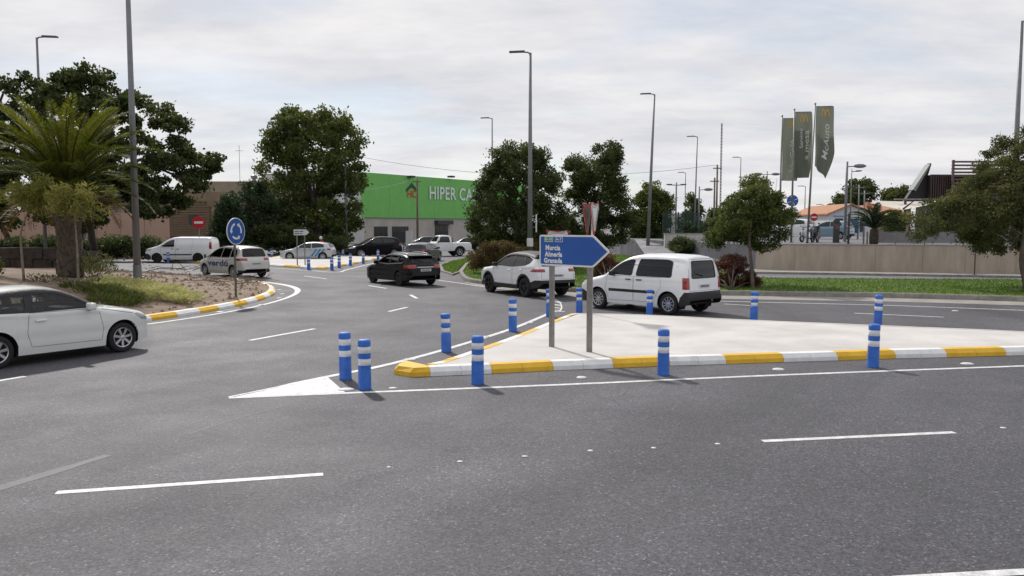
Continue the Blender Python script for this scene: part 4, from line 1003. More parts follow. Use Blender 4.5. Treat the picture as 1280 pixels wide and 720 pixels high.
def tree(name, label, px, y0, base, thick=None, ncl=110, rc=.55, per=170, ls=.13, m='leaf_dark', bark='bark', tr=.16, seed=1, limbs=12, fork=.4, group=None, trunk_px=None, aspect=.5, tone=0.0, shell=.5, lean=None, extra_trunks=(), twigs=0, limb_t=.6):
    rng = np.random.default_rng(seed); base = Vector(base); poly = px_poly(px, y0)
    w = max(p[0] for p in poly) - min(p[0] for p in poly); thick = thick or w * .45
    root = thing(name, label, 'tree', base, 0, group)
    cl, d = crown_pts(rng, poly, y0, thick, ncl, rc, per, shell)
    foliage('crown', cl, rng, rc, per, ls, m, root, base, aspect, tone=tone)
    zlo, zhi = cl[:, 2].min(), cl[:, 2].max(); cx, cy = cl[:, 0].mean(), cl[:, 1].mean()
    mb = MB(); starts = [base] + [Vector(b) for b in extra_trunks]
    for k, b in enumerate(starts):
        tgt = Vector((cx * .5 + b.x * .5, cy * .6 + b.y * .4, zlo + (zhi - zlo) * fork)) if len(starts) == 1 else Vector((b.x * .85 + cx * .15, b.y * .85 + cy * .15, zlo + (zhi - zlo) * fork))
        path = [b + Vector((0, 0, -.08)), b.lerp(tgt, .08) + Vector((0, 0, .0)), b.lerp(tgt, .35) + Vector((rng.normal() * tr * .4, rng.normal() * tr * .4, 0)), b.lerp(tgt, .7) + Vector((rng.normal() * tr * .7, rng.normal() * tr * .7, 0)), tgt]
        path = smooth_path(path, 3)
        mb.tube([p - base for p in path], [tr * (1.35 if i == 0 else 1.15 if i < 3 else 1 - .5 * i / len(path)) for i in range(len(path))], 10)
        sel = rng.choice(len(cl), min(limbs, len(cl)), replace=False)
        for i in sel:
            t = rng.uniform(limb_t, 1); s0 = path[int(t * (len(path) - 1))]; e = Vector(cl[i]); mid = s0.lerp(e, .5) + Vector((rng.normal() * .15, rng.normal() * .15, .12 * (e - s0).length))
            pp = smooth_path([s0, mid, e], 4); mb.tube([p - base for p in pp], [tr * .45 * (1 - .8 * j / len(pp)) for j in range(len(pp))], 6)
        for _ in range(twigs):
            i = rng.integers(len(cl)); e = Vector(cl[i]) + Vector((rng.normal() * .3, rng.normal() * .3, rng.uniform(.5, 1.1))); mb.tube([Vector(cl[i]) - base, e - base], [.012, .004], 4)
    mb.build('trunk', bark, root, smooth=True)
    return root
def shrub(name, label, px, y0, base, thick=None, ncl=50, rc=.28, per=120, ls=.09, m='leaf_brown', seed=1, group=None, aspect=.5, tone=0, cat='shrub', bark='bark', shell=.6):
    rng = np.random.default_rng(seed); base = Vector(base); poly = px_poly(px, y0); w = max(p[0] for p in poly) - min(p[0] for p in poly)
    root = thing(name, label, cat, base, 0, group)
    cl, d = crown_pts(rng, poly, y0, thick or w * .4, ncl, rc, per, shell); cl[:, 2] = np.maximum(cl[:, 2], base.z + rc * .5)
    foliage('foliage', cl, rng, rc, per, ls, m, root, base, aspect, tone=tone)
    mb = MB()
    for i in rng.choice(len(cl), min(12, len(cl)), replace=False):
        e = Vector(cl[i]) - base; mb.tube([(rng.normal() * .05, rng.normal() * .05, -.05), e * .5 + Vector((0, 0, .1)), e], [.025, .018, .008], 5)
    mb.build('stems', bark, root, smooth=True)
    return root

# ---- trees on the roundabout
b1 = Gm(120, 336); tb_y = b1.y
big = [(62, 108), (75, 98), (100, 90), (124, 82), (136, 92), (140, 112), (160, 108), (176, 118), (190, 128), (205, 132), (218, 118), (236, 124), (234, 140), (224, 158), (232, 182), (246, 190), (262, 186), (282, 196), (286, 210), (270, 218), (262, 236), (240, 240), (230, 262), (214, 282), (196, 276), (180, 264), (168, 282), (150, 270), (128, 282), (90, 292), (60, 280), (40, 180)]
tree('broadleaf_tree', 'large dark spreading tree with a side branch over the white panel van on the roundabout', big, 45.0, Gm(121, 327), thick=3.0, ncl=290, rc=.50, per=130, ls=.21, tr=.33, seed=11, limbs=30, fork=.35, aspect=.7, m='leaf_dark')
left = [(-60, 120), (-20, 128), (0, 130), (14, 112), (34, 92), (48, 96), (66, 104), (74, 130), (60, 180), (56, 270), (40, 288), (10, 284), (-60, 290)]
tree('broadleaf_tree', 'dark broadleaf tree behind the palm with its trunk against the pink wall', left, 46.0, Gm(14, 322), thick=3.0, ncl=160, rc=.52, per=130, ls=.21, tr=.30, seed=12, limbs=16, fork=.35, aspect=.7, m='leaf_dark')
# dark stone planter ring behind the bare soil
pc = Vector((-26.5, 37.0)); pr = 7.0
pw = thing('planter_wall', 'low dark stone ring wall around the trees on the roundabout', 'wall', (pc.x, pc.y, 0))
mat('dark_stone', (.045, .035, .028), .95, var=.5, vscale=4, bump=.6, bscale=8)
random.seed(9); nseg = 46
for i in range(nseg):
    for lay in range(2):
        a0 = 2 * math.pi * (i + .5 * lay) / nseg; a1 = a0 + 2 * math.pi / nseg - .006
        z0 = mound(pc.x + pr * math.cos(a0), pc.y + pr * math.sin(a0)) - .15 + lay * .5; z1 = z0 + .49 + random.uniform(-.04, .03); r0, r1 = pr + random.uniform(-.05, .05), pr - .4
        P = [(r0 * math.cos(a0), r0 * math.sin(a0)), (r0 * math.cos(a1), r0 * math.sin(a1)), (r1 * math.cos(a1), r1 * math.sin(a1)), (r1 * math.cos(a0), r1 * math.sin(a0))]
        MB().add([(x, y, z0) for x, y in P] + [(x, y, z1) for x, y in P], [(0, 1, 5, 4), (1, 2, 6, 5), (2, 3, 7, 6), (3, 0, 4, 7), (4, 5, 6, 7), (3, 2, 1, 0)]).build('stone', 'dark_stone', pw, bevel=.03)

# ---- palm
def frond_mesh(L, arch, rng, m, seed, width=.62):
    n = 34; pos = []; ax = []; nr = []; ln = []; wd = []; mb_pts = []
    ang0 = arch[0]; ang1 = arch[1]; p = Vector((0, 0, 0)); step = L / n
    pts = [p.copy()]; tans = []
    for i in range(n):
        t = i / n; a = ang0 + (ang1 - ang0) * t ** 1.25; d = Vector((math.cos(a), 0, math.sin(a))); p = p + d * step; pts.append(p.copy()); tans.append(d)
    for i in range(2, n):
        t = i / n; l = width * (math.sin(math.pi * min(1, t * .86 + .12)) ** .6) * 1.0
        for s in (-1, 1):
            for k in range(3):
                q = pts[i] + tans[i] * (step * .333 * k); d = (tans[i] * .75 + Vector((0, s * 1.0, 0)) + Vector((0, 0, .28 + rng.normal() * .12))).normalized()
                ll = l * rng.uniform(.85, 1.1); pos.append(q + d * ll * .5 - Vector((0, 0, .03 * ll))); ax.append(d); nr.append(Vector((0, 0, 1)) + Vector((rng.normal() * .3, rng.normal() * .3, 0))); ln.append(ll); wd.append(.036)
    return np.array(pos), np.array(ax), np.array(nr), np.array(ln), np.array(wd), pts
pb = Gm(88, 346); palm = thing('palm_tree', 'date palm with arching yellow-green fronds and stout scaly trunk on the roundabout', 'tree', pb)
rng = np.random.default_rng(5); PH = 3.0
prof = [(.44, -.1), (.38, .3), (.33, .9), (.35, 1.6), (.40, 2.2), (.46, 2.75), (.36, 3.2), (.1, 3.4)]
MB().lathe(prof, 20).build('trunk', 'palm_bark', palm, smooth=True)
mb = MB()
for k in range(170):
    h = .12 + 2.85 * k / 170; a = k * 2.39996; r = np.interp(h, [p[1] for p in prof], [p[0] for p in prof]) - .02
    T = Matrix.Translation((r * math.cos(a), r * math.sin(a), h)) @ Matrix.Rotation(a, 4, 'Z') @ Matrix.Rotation(math.radians(-28), 4, 'Y')
    mb.add([T @ Vector(v) for v in ((0, -.15, -.10), (0, .15, -.10), (.17, .08, .13), (.17, -.08, .13), (-.03, -.09, .15), (-.03, .09, .15))], [(0, 1, 2, 3), (3, 2, 5, 4), (0, 3, 4), (1, 5, 2)])
mat('palm_scale', (.095, .075, .058), .95, var=.4, vscale=6)
mb.build('leaf_bases', 'palm_scale', palm, kind='stuff')
variants = []
for v, (arch, L, m, vr) in enumerate([((1.45, .75), 4.3, 'leaf_palm', .60), ((1.25, .15), 4.4, 'leaf_palm', .5), ((1.0, -.35), 4.4, 'leaf_palm', .42), ((.7, -.75), 4.2, 'leaf_palm', .35), ((.35, -1.05), 4.0, 'leaf_palm', .25), ((-.1, -1.25), 3.3, 'leaf_palm_dry', .5), ((1.35, .45), 4.5, 'leaf_palm', .66)]):  # last value tones the leaf colour: sunlit upper fronds paler, shaded lower ones darker
    pos, ax, nr, ln, wd, pts = frond_mesh(L, arch, rng, m, v)
    o = leaf_mesh('frond', pos, ax, nr, ln, wd, vr + rng.normal(0, .12, len(pos)), m, palm)
    rk = MB().tube(pts[::3], [.045 - .038 * i / 12 for i in range(len(pts[::3]))], 5).build('rachis', m, o, smooth=True)
    variants.append((o, rk))
plan = [0] * 9 + [6] * 12 + [1] * 14 + [2] * 13 + [3] * 11 + [4] * 8 + [5] * 7
used = set()
for k, v in enumerate(plan):
    o, rk = variants[v]
    if v in used:
        o2 = o.copy(); link(o2, palm); r2_ = rk.copy(); link(r2_, o2); o = o2
    used.add(v)
    a = k * 2.39996 + rng.normal() * .1; o.location = (.22 * math.cos(a), .22 * math.sin(a), PH + rng.uniform(-.1, .2)); o.rotation_euler = (rng.normal() * .10, rng.normal() * .10, a); s = rng.uniform(.70, .88); o.scale = (s, s, s)
# ---- saplings
def sapling(label, basepx, knots, cpx, y_off, seed):
    b = Gm(*basepx); root = thing('sapling', label, 'sapling', b); rng = np.random.default_rng(seed)
    pts = [b] + [D(x, y, b.y + dy) for x, y, dy in knots]; mb = MB(); pp = smooth_path(pts, 4); mb.tube([p - b for p in pp], [.045 - .03 * i / len(pp) for i in range(len(pp))], 7)
    c = D(*cpx, b.y); cl = np.array([[c.x + rng.normal() * .38, c.y + rng.normal() * .35, c.z + rng.normal() * .28] for _ in range(34)])
    for q in cl[:14]: mb.tube([pts[-1] - b, Vector(q) - b], [.014, .005], 5)
    mb.build('stem', 'bark_pale', root, smooth=True)
    foliage('crown', cl, rng, .26, 60, .20, 'leaf_sap', root, b, aspect=.17, flat=1)
sapling('leaning sapling with wispy yellow-green crown left of the palm', (30, 351), [(26, 300, 0), (28, 283, 0), (38, 258, 0)], (42, 243), 0, 31)
sapling('straight sapling with wispy yellow-green crown in front of the palm trunk', (98, 360), [(97, 320, 0), (95, 290, 0), (92, 262, 0)], (92, 250), 0, 32)
# ---- low planting on the mound
def plants_at(spots, name, label, cat, m, h, n, ls, asp, seed, group, spread=.35):
    for k, (px, py, s) in enumerate(spots):
        rng = np.random.default_rng(seed + k); b = Gm(px, py); root = thing(name, label, cat, b, 0, group)
        N = int(n * s); a = rng.uniform(0, 6.283, N); t = rng.uniform(.1, 1, N) ** .7; r = spread * s * np.sqrt(rng.uniform(0, 1, N))
        pos = np.stack([r * np.cos(a), r * np.sin(a), h * s * t * (1 - .45 * (r / (spread * s)) ** 2)], 1); ax = np.stack([np.cos(a) * .7, np.sin(a) * .7, rng.uniform(.1, 1.2, N)], 1)
        ln = ls * rng.uniform(.7, 1.3, N); leaf_mesh('leaves', pos, ax, unit(rng, N) + np.array([0, 0, .6]), ln, ln * asp, rng.normal(.5, .2, N), m, root)
        mb = MB()
        for j in range(7): q = Vector(pos[j]); mb.tube([(0, 0, -.03), q * .6, q], [.012, .009, .004], 4)
        mb.build('stems', 'bark', root)
plants_at([(40, 340, .7), (52, 342, 1.0), (64, 340, 1.1), (72, 337, 1.0), (84, 343, .8), (90, 341, .9)], 'leafy_plant', 'upright young leafy plant in front of the palm', 'plant', 'leaf_mid', 1.2, 150, .13, .55, 100, 'leafy plants below the palm')
plants_at([(0, 344, .8), (-6, 346, .9)], 'leafy_plant', 'low bright leafy plant left of the leaning sapling', 'plant', 'leaf_mid', .9, 190, .13, .55, 120, 'plants by the left sapling')
plants_at([(120, 346, 1.4), (130, 344, 1.3), (112, 347, 1.1)], 'feathery_shrub', 'feathery green shrub beside the base of the tall lamp post', 'shrub', 'leaf_olive', .75, 300, .16, .2, 130, 'feathery shrubs by the lamp post', .55)
plants_at([(118, 361, 1.0), (126, 368, 1.0), (136, 372, 1.1), (148, 375, 1.1), (160, 377, 1.0), (170, 380, .9), (110, 366, .9), (142, 366, .9), (90, 360, .7), (128, 379, .9), (150, 383, .8)], 'agapanthus', 'green strap-leaved plant in the bed behind the white hatchback', 'plant', 'leaf_mid', .34, 230, .26, .10, 150, 'strap-leaved plants in the bed', .5)
plants_at([(44, 352, .8), (58, 353, .8), (73, 352, .7), (182, 352, .6), (122, 349, .6)], 'seedling', 'sparse green seedling in the bare soil', 'plant', 'leaf_olive', .4, 60, .12, .3, 180, 'seedlings in bare soil', .4)
rng = np.random.default_rng(77)
def px_scatter(poly, n, fn):
    P = np.array(poly, float); out = []
    while len(out) < n:
        x = rng.uniform(P[:, 0].min(), P[:, 0].max()); y = rng.uniform(P[:, 1].min(), P[:, 1].max())
        if in_poly(x, y, poly): out.append(fn(x, y))
    return out
tuft = px_scatter([(108, 358), (135, 353), (165, 356), (190, 360), (215, 364), (245, 374), (249, 379), (235, 381), (205, 379), (185, 372), (150, 366), (125, 364)], 125, Gm)
cnt = 60; base_ = np.repeat(np.array([tuple(t) for t in tuft]), cnt, 0); N = len(base_); a = rng.uniform(0, 6.283, N); r = .26 * np.sqrt(rng.uniform(0, 1, N)); tl = rng.uniform(.2, 1, N)
pos = base_ + np.stack([r * np.cos(a), r * np.sin(a), .06 + .30 * tl * (1 - .5 * (r / .22))], 1); ax = np.stack([np.cos(a), np.sin(a), rng.uniform(-.2, .9, N)], 1)
leaf_mesh('dry_grass', pos, ax, unit(rng, N) + np.array([0, 0, .8]), rng.uniform(.15, .32, N), np.full(N, .014), rng.normal(.5, .22, N), 'straw', None, label='straw yellow dry ground cover on the roundabout bed', category='ground cover', kind='stuff') if False else tag(leaf_mesh('dry_grass', pos, ax, unit(rng, N) + np.array([0, 0, .8]), rng.uniform(.18, .38, N), np.full(N, .02), rng.normal(.5, .22, N), 'straw', None), 'straw yellow dry ground cover on the roundabout bed', 'ground cover', None, 'stuff')
# dead branches by the kerb
dbp = Gm(300, 349); db = thing('dead_branches', 'pile of dry cut branches on the soil behind the round blue sign', 'branches', dbp)
mb = MB(); rng = np.random.default_rng(8)
for k in range(46):
    s0 = Gm(rng.uniform(262, 335), rng.uniform(346, 357)); s0.z += rng.uniform(.01, .12); d = Vector((rng.normal(), rng.normal() * .6, rng.normal() * .12)); l = rng.uniform(.4, 1.4)
    e = s0 + d.normalized() * l; e.z = max(e.z, mound(e.x, e.y) + .02); mb.tube([s0 - dbp, s0.lerp(e, .5) - dbp + Vector((0, 0, .05)), e - dbp], [.02, .014, .006], 5)
mb.build('twigs', 'bark_pale', db, kind='stuff')
dbp = Gm(190, 333); db = thing('dead_branches', 'dry cut branches and trimmings beside the tall lamp post', 'branches', dbp); mb = MB()
for k in range(22):
    s0 = Gm(rng.uniform(180, 250), rng.uniform(331, 345)); s0.z += rng.uniform(.01, .15); d = Vector((rng.normal(), rng.normal() * .6, rng.normal() * .15)); e = s0 + d.normalized() * rng.uniform(.5, 2.0)
    e.z = max(e.z, mound(e.x, e.y) + .02); mb.tube([s0 - dbp, s0.lerp(e, .5) - dbp + Vector((0, 0, .08)), e - dbp], [.025, .017, .006], 5)
mb.build('twigs', 'bark_pale', db, kind='stuff')
# stones and clods on the bare soil
rng = np.random.default_rng(3); mb = MB()
for k in range(2600):
    a = rng.uniform(-1.6, 1.2); r = RR * math.sqrt(rng.uniform(.35, .96)); x, y = RC.x + r * math.cos(a), RC.y + r * math.sin(a); s = abs(rng.normal()) * .035 + .012; z = mound(x, y)
    J = lambda: rng.uniform(.6, 1.3) * s
    mb.add([(x - J(), y, z), (x, y - J(), z), (x + J(), y, z), (x, y + J(), z), (x + s * .1, y, z + J())], [(0, 1, 4), (1, 2, 4), (2, 3, 4), (3, 0, 4)])
tag(mb.build('clods', 'dirt'), 'loose clods and pebbles scattered on the roundabout soil', 'clods', None, 'stuff')

# ---- trees behind
tree('broadleaf_tree', 'tall broad tree with yellowish top left of the green store', [(324, 200), (330, 165), (345, 158), (350, 138), (372, 132), (392, 126), (412, 134), (420, 150), (424, 138), (440, 136), (446, 160), (455, 172), (450, 200), (456, 230), (450, 250), (456, 262), (446, 276), (440, 304), (334, 306), (340, 260), (326, 228)], 86, G(398, 316), thick=5.5, ncl=260, rc=.95, per=120, ls=.36, m='leaf_mid', tr=.4, seed=21, limbs=14, fork=.3, aspect=.55, shell=.6)
for px, y0, lab, sd in (([(266, 308), (270, 275), (278, 245), (285, 230), (292, 246), (300, 270), (308, 308)], 75, 'dark conical cypress behind the no-entry sign', 22), ([(296, 308), (296, 255), (304, 230), (318, 222), (334, 234), (348, 258), (356, 308)], 80, 'rounded dark cypress left of the tall yellowish tree', 23)):
    tree('cypress_tree', lab, px, y0, G((px[0][0] + px[-1][0]) / 2, 284 + CAMH * F / y0), thick=1.7, ncl=130, rc=.6, per=130, ls=.26, m='leaf_cypress', tr=.15, seed=sd, limbs=6, aspect=.35, shell=.8)
shrub('hedge', 'dark clipped hedge behind the silver driving school car', [(270, 312), (275, 297), (310, 290), (345, 280), (372, 284), (392, 292), (432, 297), (436, 314)], 78, G(350, 317), thick=1.2, ncl=150, rc=.6, per=100, ls=.25, m='leaf_dark', seed=24, cat='hedge')
shrub('hedge', 'dark hedge in front of the pink wall behind the roundabout', [(-40, 320), (-40, 298), (60, 297), (130, 298), (170, 293), (200, 300), (200, 322)], 62, G(80, 328), thick=.8, ncl=190, rc=.55, per=90, ls=.22, m='leaf_dark', seed=25, cat='hedge')
T4 = [(584, 290), (588, 262), (600, 240), (598, 222), (614, 208), (618, 186), (634, 174), (650, 173), (664, 182), (680, 188), (688, 208), (700, 222), (703, 250), (708, 280), (696, 300), (676, 312), (640, 316), (606, 308)]
tree('roadside_tree', 'dense round dark green tree on the verge right of the green store', T4, 50, G(646, 333, .17), thick=2.9, ncl=230, rc=.52, per=175, ls=.18, m='leaf_dark', tr=.17, seed=41, limbs=14, aspect=.45, tone=.05, shell=.6)
T5 = [(700, 280), (704, 250), (712, 232), (706, 210), (714, 194), (734, 196), (744, 182), (760, 178), (776, 184), (778, 200), (768, 212), (780, 226), (790, 246), (788, 280), (776, 304), (740, 312), (712, 304)]
tree('roadside_tree', 'irregular two-topped dark tree on the verge behind the yield signs', T5, 53, G(742, 331, .17), thick=2.3, ncl=190, rc=.5, per=170, ls=.18, m='leaf_dark', tr=.17, seed=42, limbs=14, aspect=.45, tone=.08, shell=.6)
tree('street_tree', 'bushy tree behind the lamp post beyond the verge', [(788, 306), (786, 262), (796, 244), (806, 236), (808, 228), (822, 226), (832, 232), (838, 252), (843, 268), (836, 290), (832, 306)], 78, G(815, 318), thick=2.2, ncl=120, rc=.6, per=130, ls=.26, m='leaf_mid', tr=.16, seed=43, limbs=8, fork=.3)
tree('street_tree', 'small distant tree right of the mesh fence', [(850, 300), (848, 275), (856, 262), (858, 244), (868, 240), (874, 258), (880, 275), (878, 300)], 92, G(864, 313), thick=1.6, ncl=60, rc=.6, per=110, ls=.3, m='leaf_dark', tr=.12, seed=44, limbs=6)
tree('street_tree', 'small distant tree behind the low white wall', [(880, 300), (882, 268), (895, 257), (910, 262), (915, 300)], 100, G(896, 311), thick=1.5, ncl=45, rc=.6, per=110, ls=.3, m='leaf_mid', tr=.12, seed=45, limbs=5)
T7 = [(884, 304), (888, 280), (900, 262), (914, 246), (928, 236), (934, 220), (950, 212), (958, 222), (962, 234), (974, 246), (978, 258), (992, 268), (986, 284), (978, 304), (958, 312), (948, 322), (936, 308), (914, 302), (896, 310)]
tree('roadside_tree', 'small dark tree with bare twigs standing in the red shrub on the verge', T7, 34.5, G(941, 361.5, .17), thick=1.75, ncl=240, rc=.30, per=120, ls=.115, m='leaf_mid', tr=.085, seed=46, limbs=16, fork=.35, aspect=.42, twigs=9, shell=.6, limb_t=.85)
T8 = [(1140, 272), (1146, 262), (1164, 250), (1182, 244), (1196, 238), (1206, 224), (1222, 214), (1240, 200), (1250, 184), (1262, 168), (1282, 160), (1310, 150), (1350, 160), (1390, 210), (1400, 270), (1370, 310), (1310, 330), (1268, 318), (1254, 328), (1240, 318), (1222, 310), (1200, 312), (1176, 300), (1160, 304), (1150, 290)]
tree('roadside_tree', 'spreading olive-green tree over the grass in front of the brown slatted building', T8, 33.5, G(1284, 365, .17), thick=2.6, ncl=430, rc=.36, per=165, ls=.13, m='leaf_olive', tr=.17, seed=47, limbs=22, fork=.4, aspect=.36, twigs=6, shell=.6, limb_t=.85)
tree('distant_tree', 'distant tree behind the orange roofed white house', [(1040, 268), (1046, 245), (1058, 236), (1062, 226), (1080, 222), (1092, 236), (1090, 262)], 150, (68, 150, TZ), thick=3.5, ncl=70, rc=1.1, per=110, ls=.5, m='leaf_dark', tr=.3, seed=48, limbs=6)
tree('distant_tree', 'distant tree beyond the white shade sails', [(1104, 256), (1106, 242), (1116, 232), (1132, 234), (1140, 244), (1140, 256)], 150, (73, 150, TZ), thick=3, ncl=50, rc=1.1, per=110, ls=.5, m='leaf_mid', tr=.3, seed=49, limbs=5)
tree('street_tree', 'low tree behind the parked cars on the terrace', [(1000, 300), (1002, 275), (1015, 268), (1030, 280), (1035, 300)], 115, (41, 115, TZ), thick=1.5, ncl=50, rc=.6, per=100, ls=.32, m='leaf_mid', tr=.12, seed=50, limbs=5)
# ---- shrubs
shrub('flowering_shrub', 'reddish brown shrub around the small verge tree', [(882, 360), (884, 335), (896, 322), (914, 318), (932, 322), (944, 336), (950, 352), (948, 362)], 33.6, G(915, 363, .17), thick=1.0, ncl=95, rc=.22, per=150, ls=.07, m='leaf_red', seed=51)
shrub('flowering_shrub', 'reddish shrub behind the arrow sign tip', [(742, 352), (744, 326), (756, 317), (772, 320), (778, 340), (778, 354)], 37, G(760, 357, .17), thick=.9, ncl=50, rc=.25, per=130, ls=.08, m='leaf_red', seed=52)
shrub('verge_shrub', 'broad brownish green shrub under the dense round tree', [(588, 334), (590, 316), (606, 304), (628, 300), (650, 310), (654, 336)], 43, G(620, 342, .17), thick=1.3, ncl=110, rc=.32, per=140, ls=.10, m='leaf_brown', seed=53)
shrub('verge_shrub', 'brownish shrub between the lamp post and the dense round tree', [(652, 334), (654, 312), (668, 302), (692, 306), (700, 330)], 46, G(675, 339, .17), thick=1.0, ncl=60, rc=.32, per=130, ls=.10, m='leaf_brown', seed=54)
shrub('clipped_bush', 'round dark clipped bush behind the white passenger van', [(838, 318), (838, 304), (846, 296), (860, 295), (869, 302), (870, 318)], 58, G(854, 329), thick=.9, ncl=60, rc=.3, per=120, ls=.10, m='leaf_dark', seed=55)
for px0, lab, sd in ((862, 'dark clipped ball bush on the left above the low white wall', 56), (884, 'dark clipped ball bush beside the small verge tree above the low white wall', 57)):
    shrub('clipped_bush', lab, [(px0 - 11, 294), (px0 - 10, 284), (px0, 278), (px0 + 10, 284), (px0 + 11, 294)], 64, D(px0, 296, 64), thick=.6, ncl=40, rc=.25, per=100, ls=.11, m='leaf_cypress', seed=sd)
# cycads
def cycad(label, loc, s, seed, trunk=0.3, n=26):
    rng = np.random.default_rng(seed); root = thing('cycad', label, 'plant', loc)
    MB().lathe([(.16 * s, -.1), (.18 * s, trunk * .5), (.15 * s, trunk), (.05 * s, trunk + .1)], 10).build('trunk', 'palm_bark', root, smooth=True)
    for v in range(4):
        pos, ax, nr, ln, wd, pts = frond_mesh(1.3 * s, ((1.3, -.1), (1.0, -.5), (.6, -.9), (1.45, .5))[v], rng, None, v, .22 * s)
        for k in range(v, n, 4):
            if k < 4: f0 = leaf_mesh('frond', pos, ax, nr, ln, wd * .9, rng.normal(.4, .15, len(pos)), 'leaf_cypress', root); o = f0
            else: o = f0.copy(); link(o, root)
            o.location = (0, 0, trunk); o.rotation_euler = (rng.normal() * .08, rng.normal() * .08, k * 2.4); q = rng.uniform(.85, 1.1); o.scale = (q, q, q)
cycad('cycad with stiff dark fronds left of the round clipped bush', G(838, 322), 1.15, 1)
cycad('cycad with stiff dark fronds right of the round clipped bush', G(874, 322), 1.15, 2)
cycad('cycad with stiff dark fronds on the terrace by the railing', G(1092, 306, TZ), 1.5, 3, trunk=.9)
# ---- lawn blades (far too many to count)
def lawn(name, poly, zb, n, seed, label, hmin=.05, hmax=.12):
    rng = np.random.default_rng(seed); P = np.array([(p[0], p[1]) for p in poly]); x0, y0 = P.min(0); x1, y1 = P.max(0)
    X = rng.uniform(x0, x1, n * 4); Y = rng.uniform(y0, y1, n * 4); ok = pip(X, Y, [tuple(p) for p in P]); X, Y = X[ok][:n], Y[ok][:n]
    ok = edge_dist(X, Y, [tuple(p) for p in P]) > .2; X, Y = X[ok], Y[ok]; N = len(X)
    nz = np.array([pnoise((x * .6, y * .6, 4)) for x, y in zip(X, Y)]); h = rng.uniform(hmin, hmax, N) * (1 + .5 * nz)
    pos = np.stack([X, Y, zb + h * .45], 1); ax = unit(rng, N) * .7 + np.array([0, 0, 1.0])
    tag(leaf_mesh(name, pos, ax, unit(rng, N), h, np.full(N, .022), .45 + .45 * nz + rng.normal(0, .15, N), 'grass', None), label, 'grass', None, 'stuff')
lawn('grass', verge_poly, .17, 95000, 1, 'short green grass on the planted verge behind the road')
lawn('grass', wedge, .09, 6000, 2, 'short green grass on the small wedge left of the verge nose')

tree('street_tree', 'small round tree in front of the shade sails behind the terrace railing', [(1106, 292), (1106, 272), (1114, 264), (1126, 264), (1132, 274), (1130, 292)], 54, (D(1119, 300, 54).x, 54, TZ), thick=.7, ncl=45, rc=.25, per=110, ls=.12, m='leaf_mid', tr=.05, seed=60, limbs=6)
# ------------------------------------------------------------ signs
class Fr:
    def __init__(s, o, n):
        s.o = Vector(o); s.n = Vector((n[0], n[1], 0)).normalized(); s.r = (-s.n).cross(Vector((0, 0, 1)))
    def __call__(s, u, v, d=0.0): return s.o + s.r * u + Vector((0, 0, v)) + s.n * d
    def uv(s, px, py):
        r = ray(px, py); c = Vector((0, 0, CAMH)); t = (s.o - c).dot(s.n) / r.dot(s.n); q = c + r * t - s.o; return q.dot(s.r), q.z
    def local(s): return Fr((0, 0, 0), s.n)
def slab(fr, poly, d0, d1, name, m, parent, bevel=0):
    return MB().prism(poly, lambda p: fr(p[0], p[1], d0), lambda p: fr(p[0], p[1], d1)).build(name, m, parent)
def circle(r, n=28, c=(0, 0)): return [(c[0] + r * math.cos(2 * math.pi * k / n), c[1] + r * math.sin(2 * math.pi * k / n)) for k in range(n)]
def inset(poly, d):
    out = []; n = len(poly)
    ar = sum(poly[i][0] * poly[(i + 1) % n][1] - poly[(i + 1) % n][0] * poly[i][1] for i in range(n)); sg = 1 if ar > 0 else -1
    for i in range(n):
        p = Vector(poly[i]); a = (p - Vector(poly[i - 1])).normalized(); b = (Vector(poly[(i + 1) % n]) - p).normalized()
        n1 = Vector((-a.y, a.x)) * sg; n2 = Vector((-b.y, b.x)) * sg; m_ = (n1 + n2).normalized(); out.append(tuple(p + m_ * d / max(.3, m_.dot(n1))))
    return out
# big direction arrow on two posts
P1, P2 = G(687.5, 433.5, .15), G(734.5, 440, .15)
rv = (P2 - P1).normalized(); nv = Vector((rv.y, -rv.x, 0)); fr = Fr(P1, nv)
root = thing('direction_sign', 'blue arrow-shaped direction sign reading Murcia Almería Granada on two steel posts', 'sign', P1)
lf = fr.local(); uvp = lambda x, y: fr.uv(x, y)
u0, v1 = uvp(675, 293.5); uR, v1r = uvp(742, 294.5); _, v0 = uvp(675, 331.5); ut, vt = uvp(762.5, 315)
vt = (v0 + v1) / 2; outer = round_poly([(u0, v0), (uR, v0), (ut, vt), (uR, v1), (u0, v1)], .05)
uP2 = (P2 - P1).length
for u in (0, uP2): MB().prism([(u - .048, -.05), (u + .048, -.05), (u + .048, v1 - .05), (u - .048, v1 - .05)], lambda p: lf(p[0], p[1], -.09), lambda p: lf(p[0], p[1], -.015)).build('post', 'steel', root, bevel=.008)
slab(lf, outer, -.012, .012, 'panel', 'sign_white', root)
slab(lf, inset(outer, .035), .0135, .0165, 'blue_face', 'sign_blue', root)
hgt = v1 - v0
def line(s, x, y, size, m='sign_white', dd=.020, **kw): return put_text(s, size, lambda u, v: lf(x + u, y + v, dd), 'lettering', m, root, **kw)
ts = hgt * .215
for s_, fy in (('Murcia', .515), ('Almería', .305), ('Granada', .10)):
    line(s_, u0 + (ut - u0) * (.095 if s_ != 'Granada' else .072) - (.012 if s_ == 'Almería' else 0), v0 + hgt * fy, ts, bold=.006, spacing=1.08)
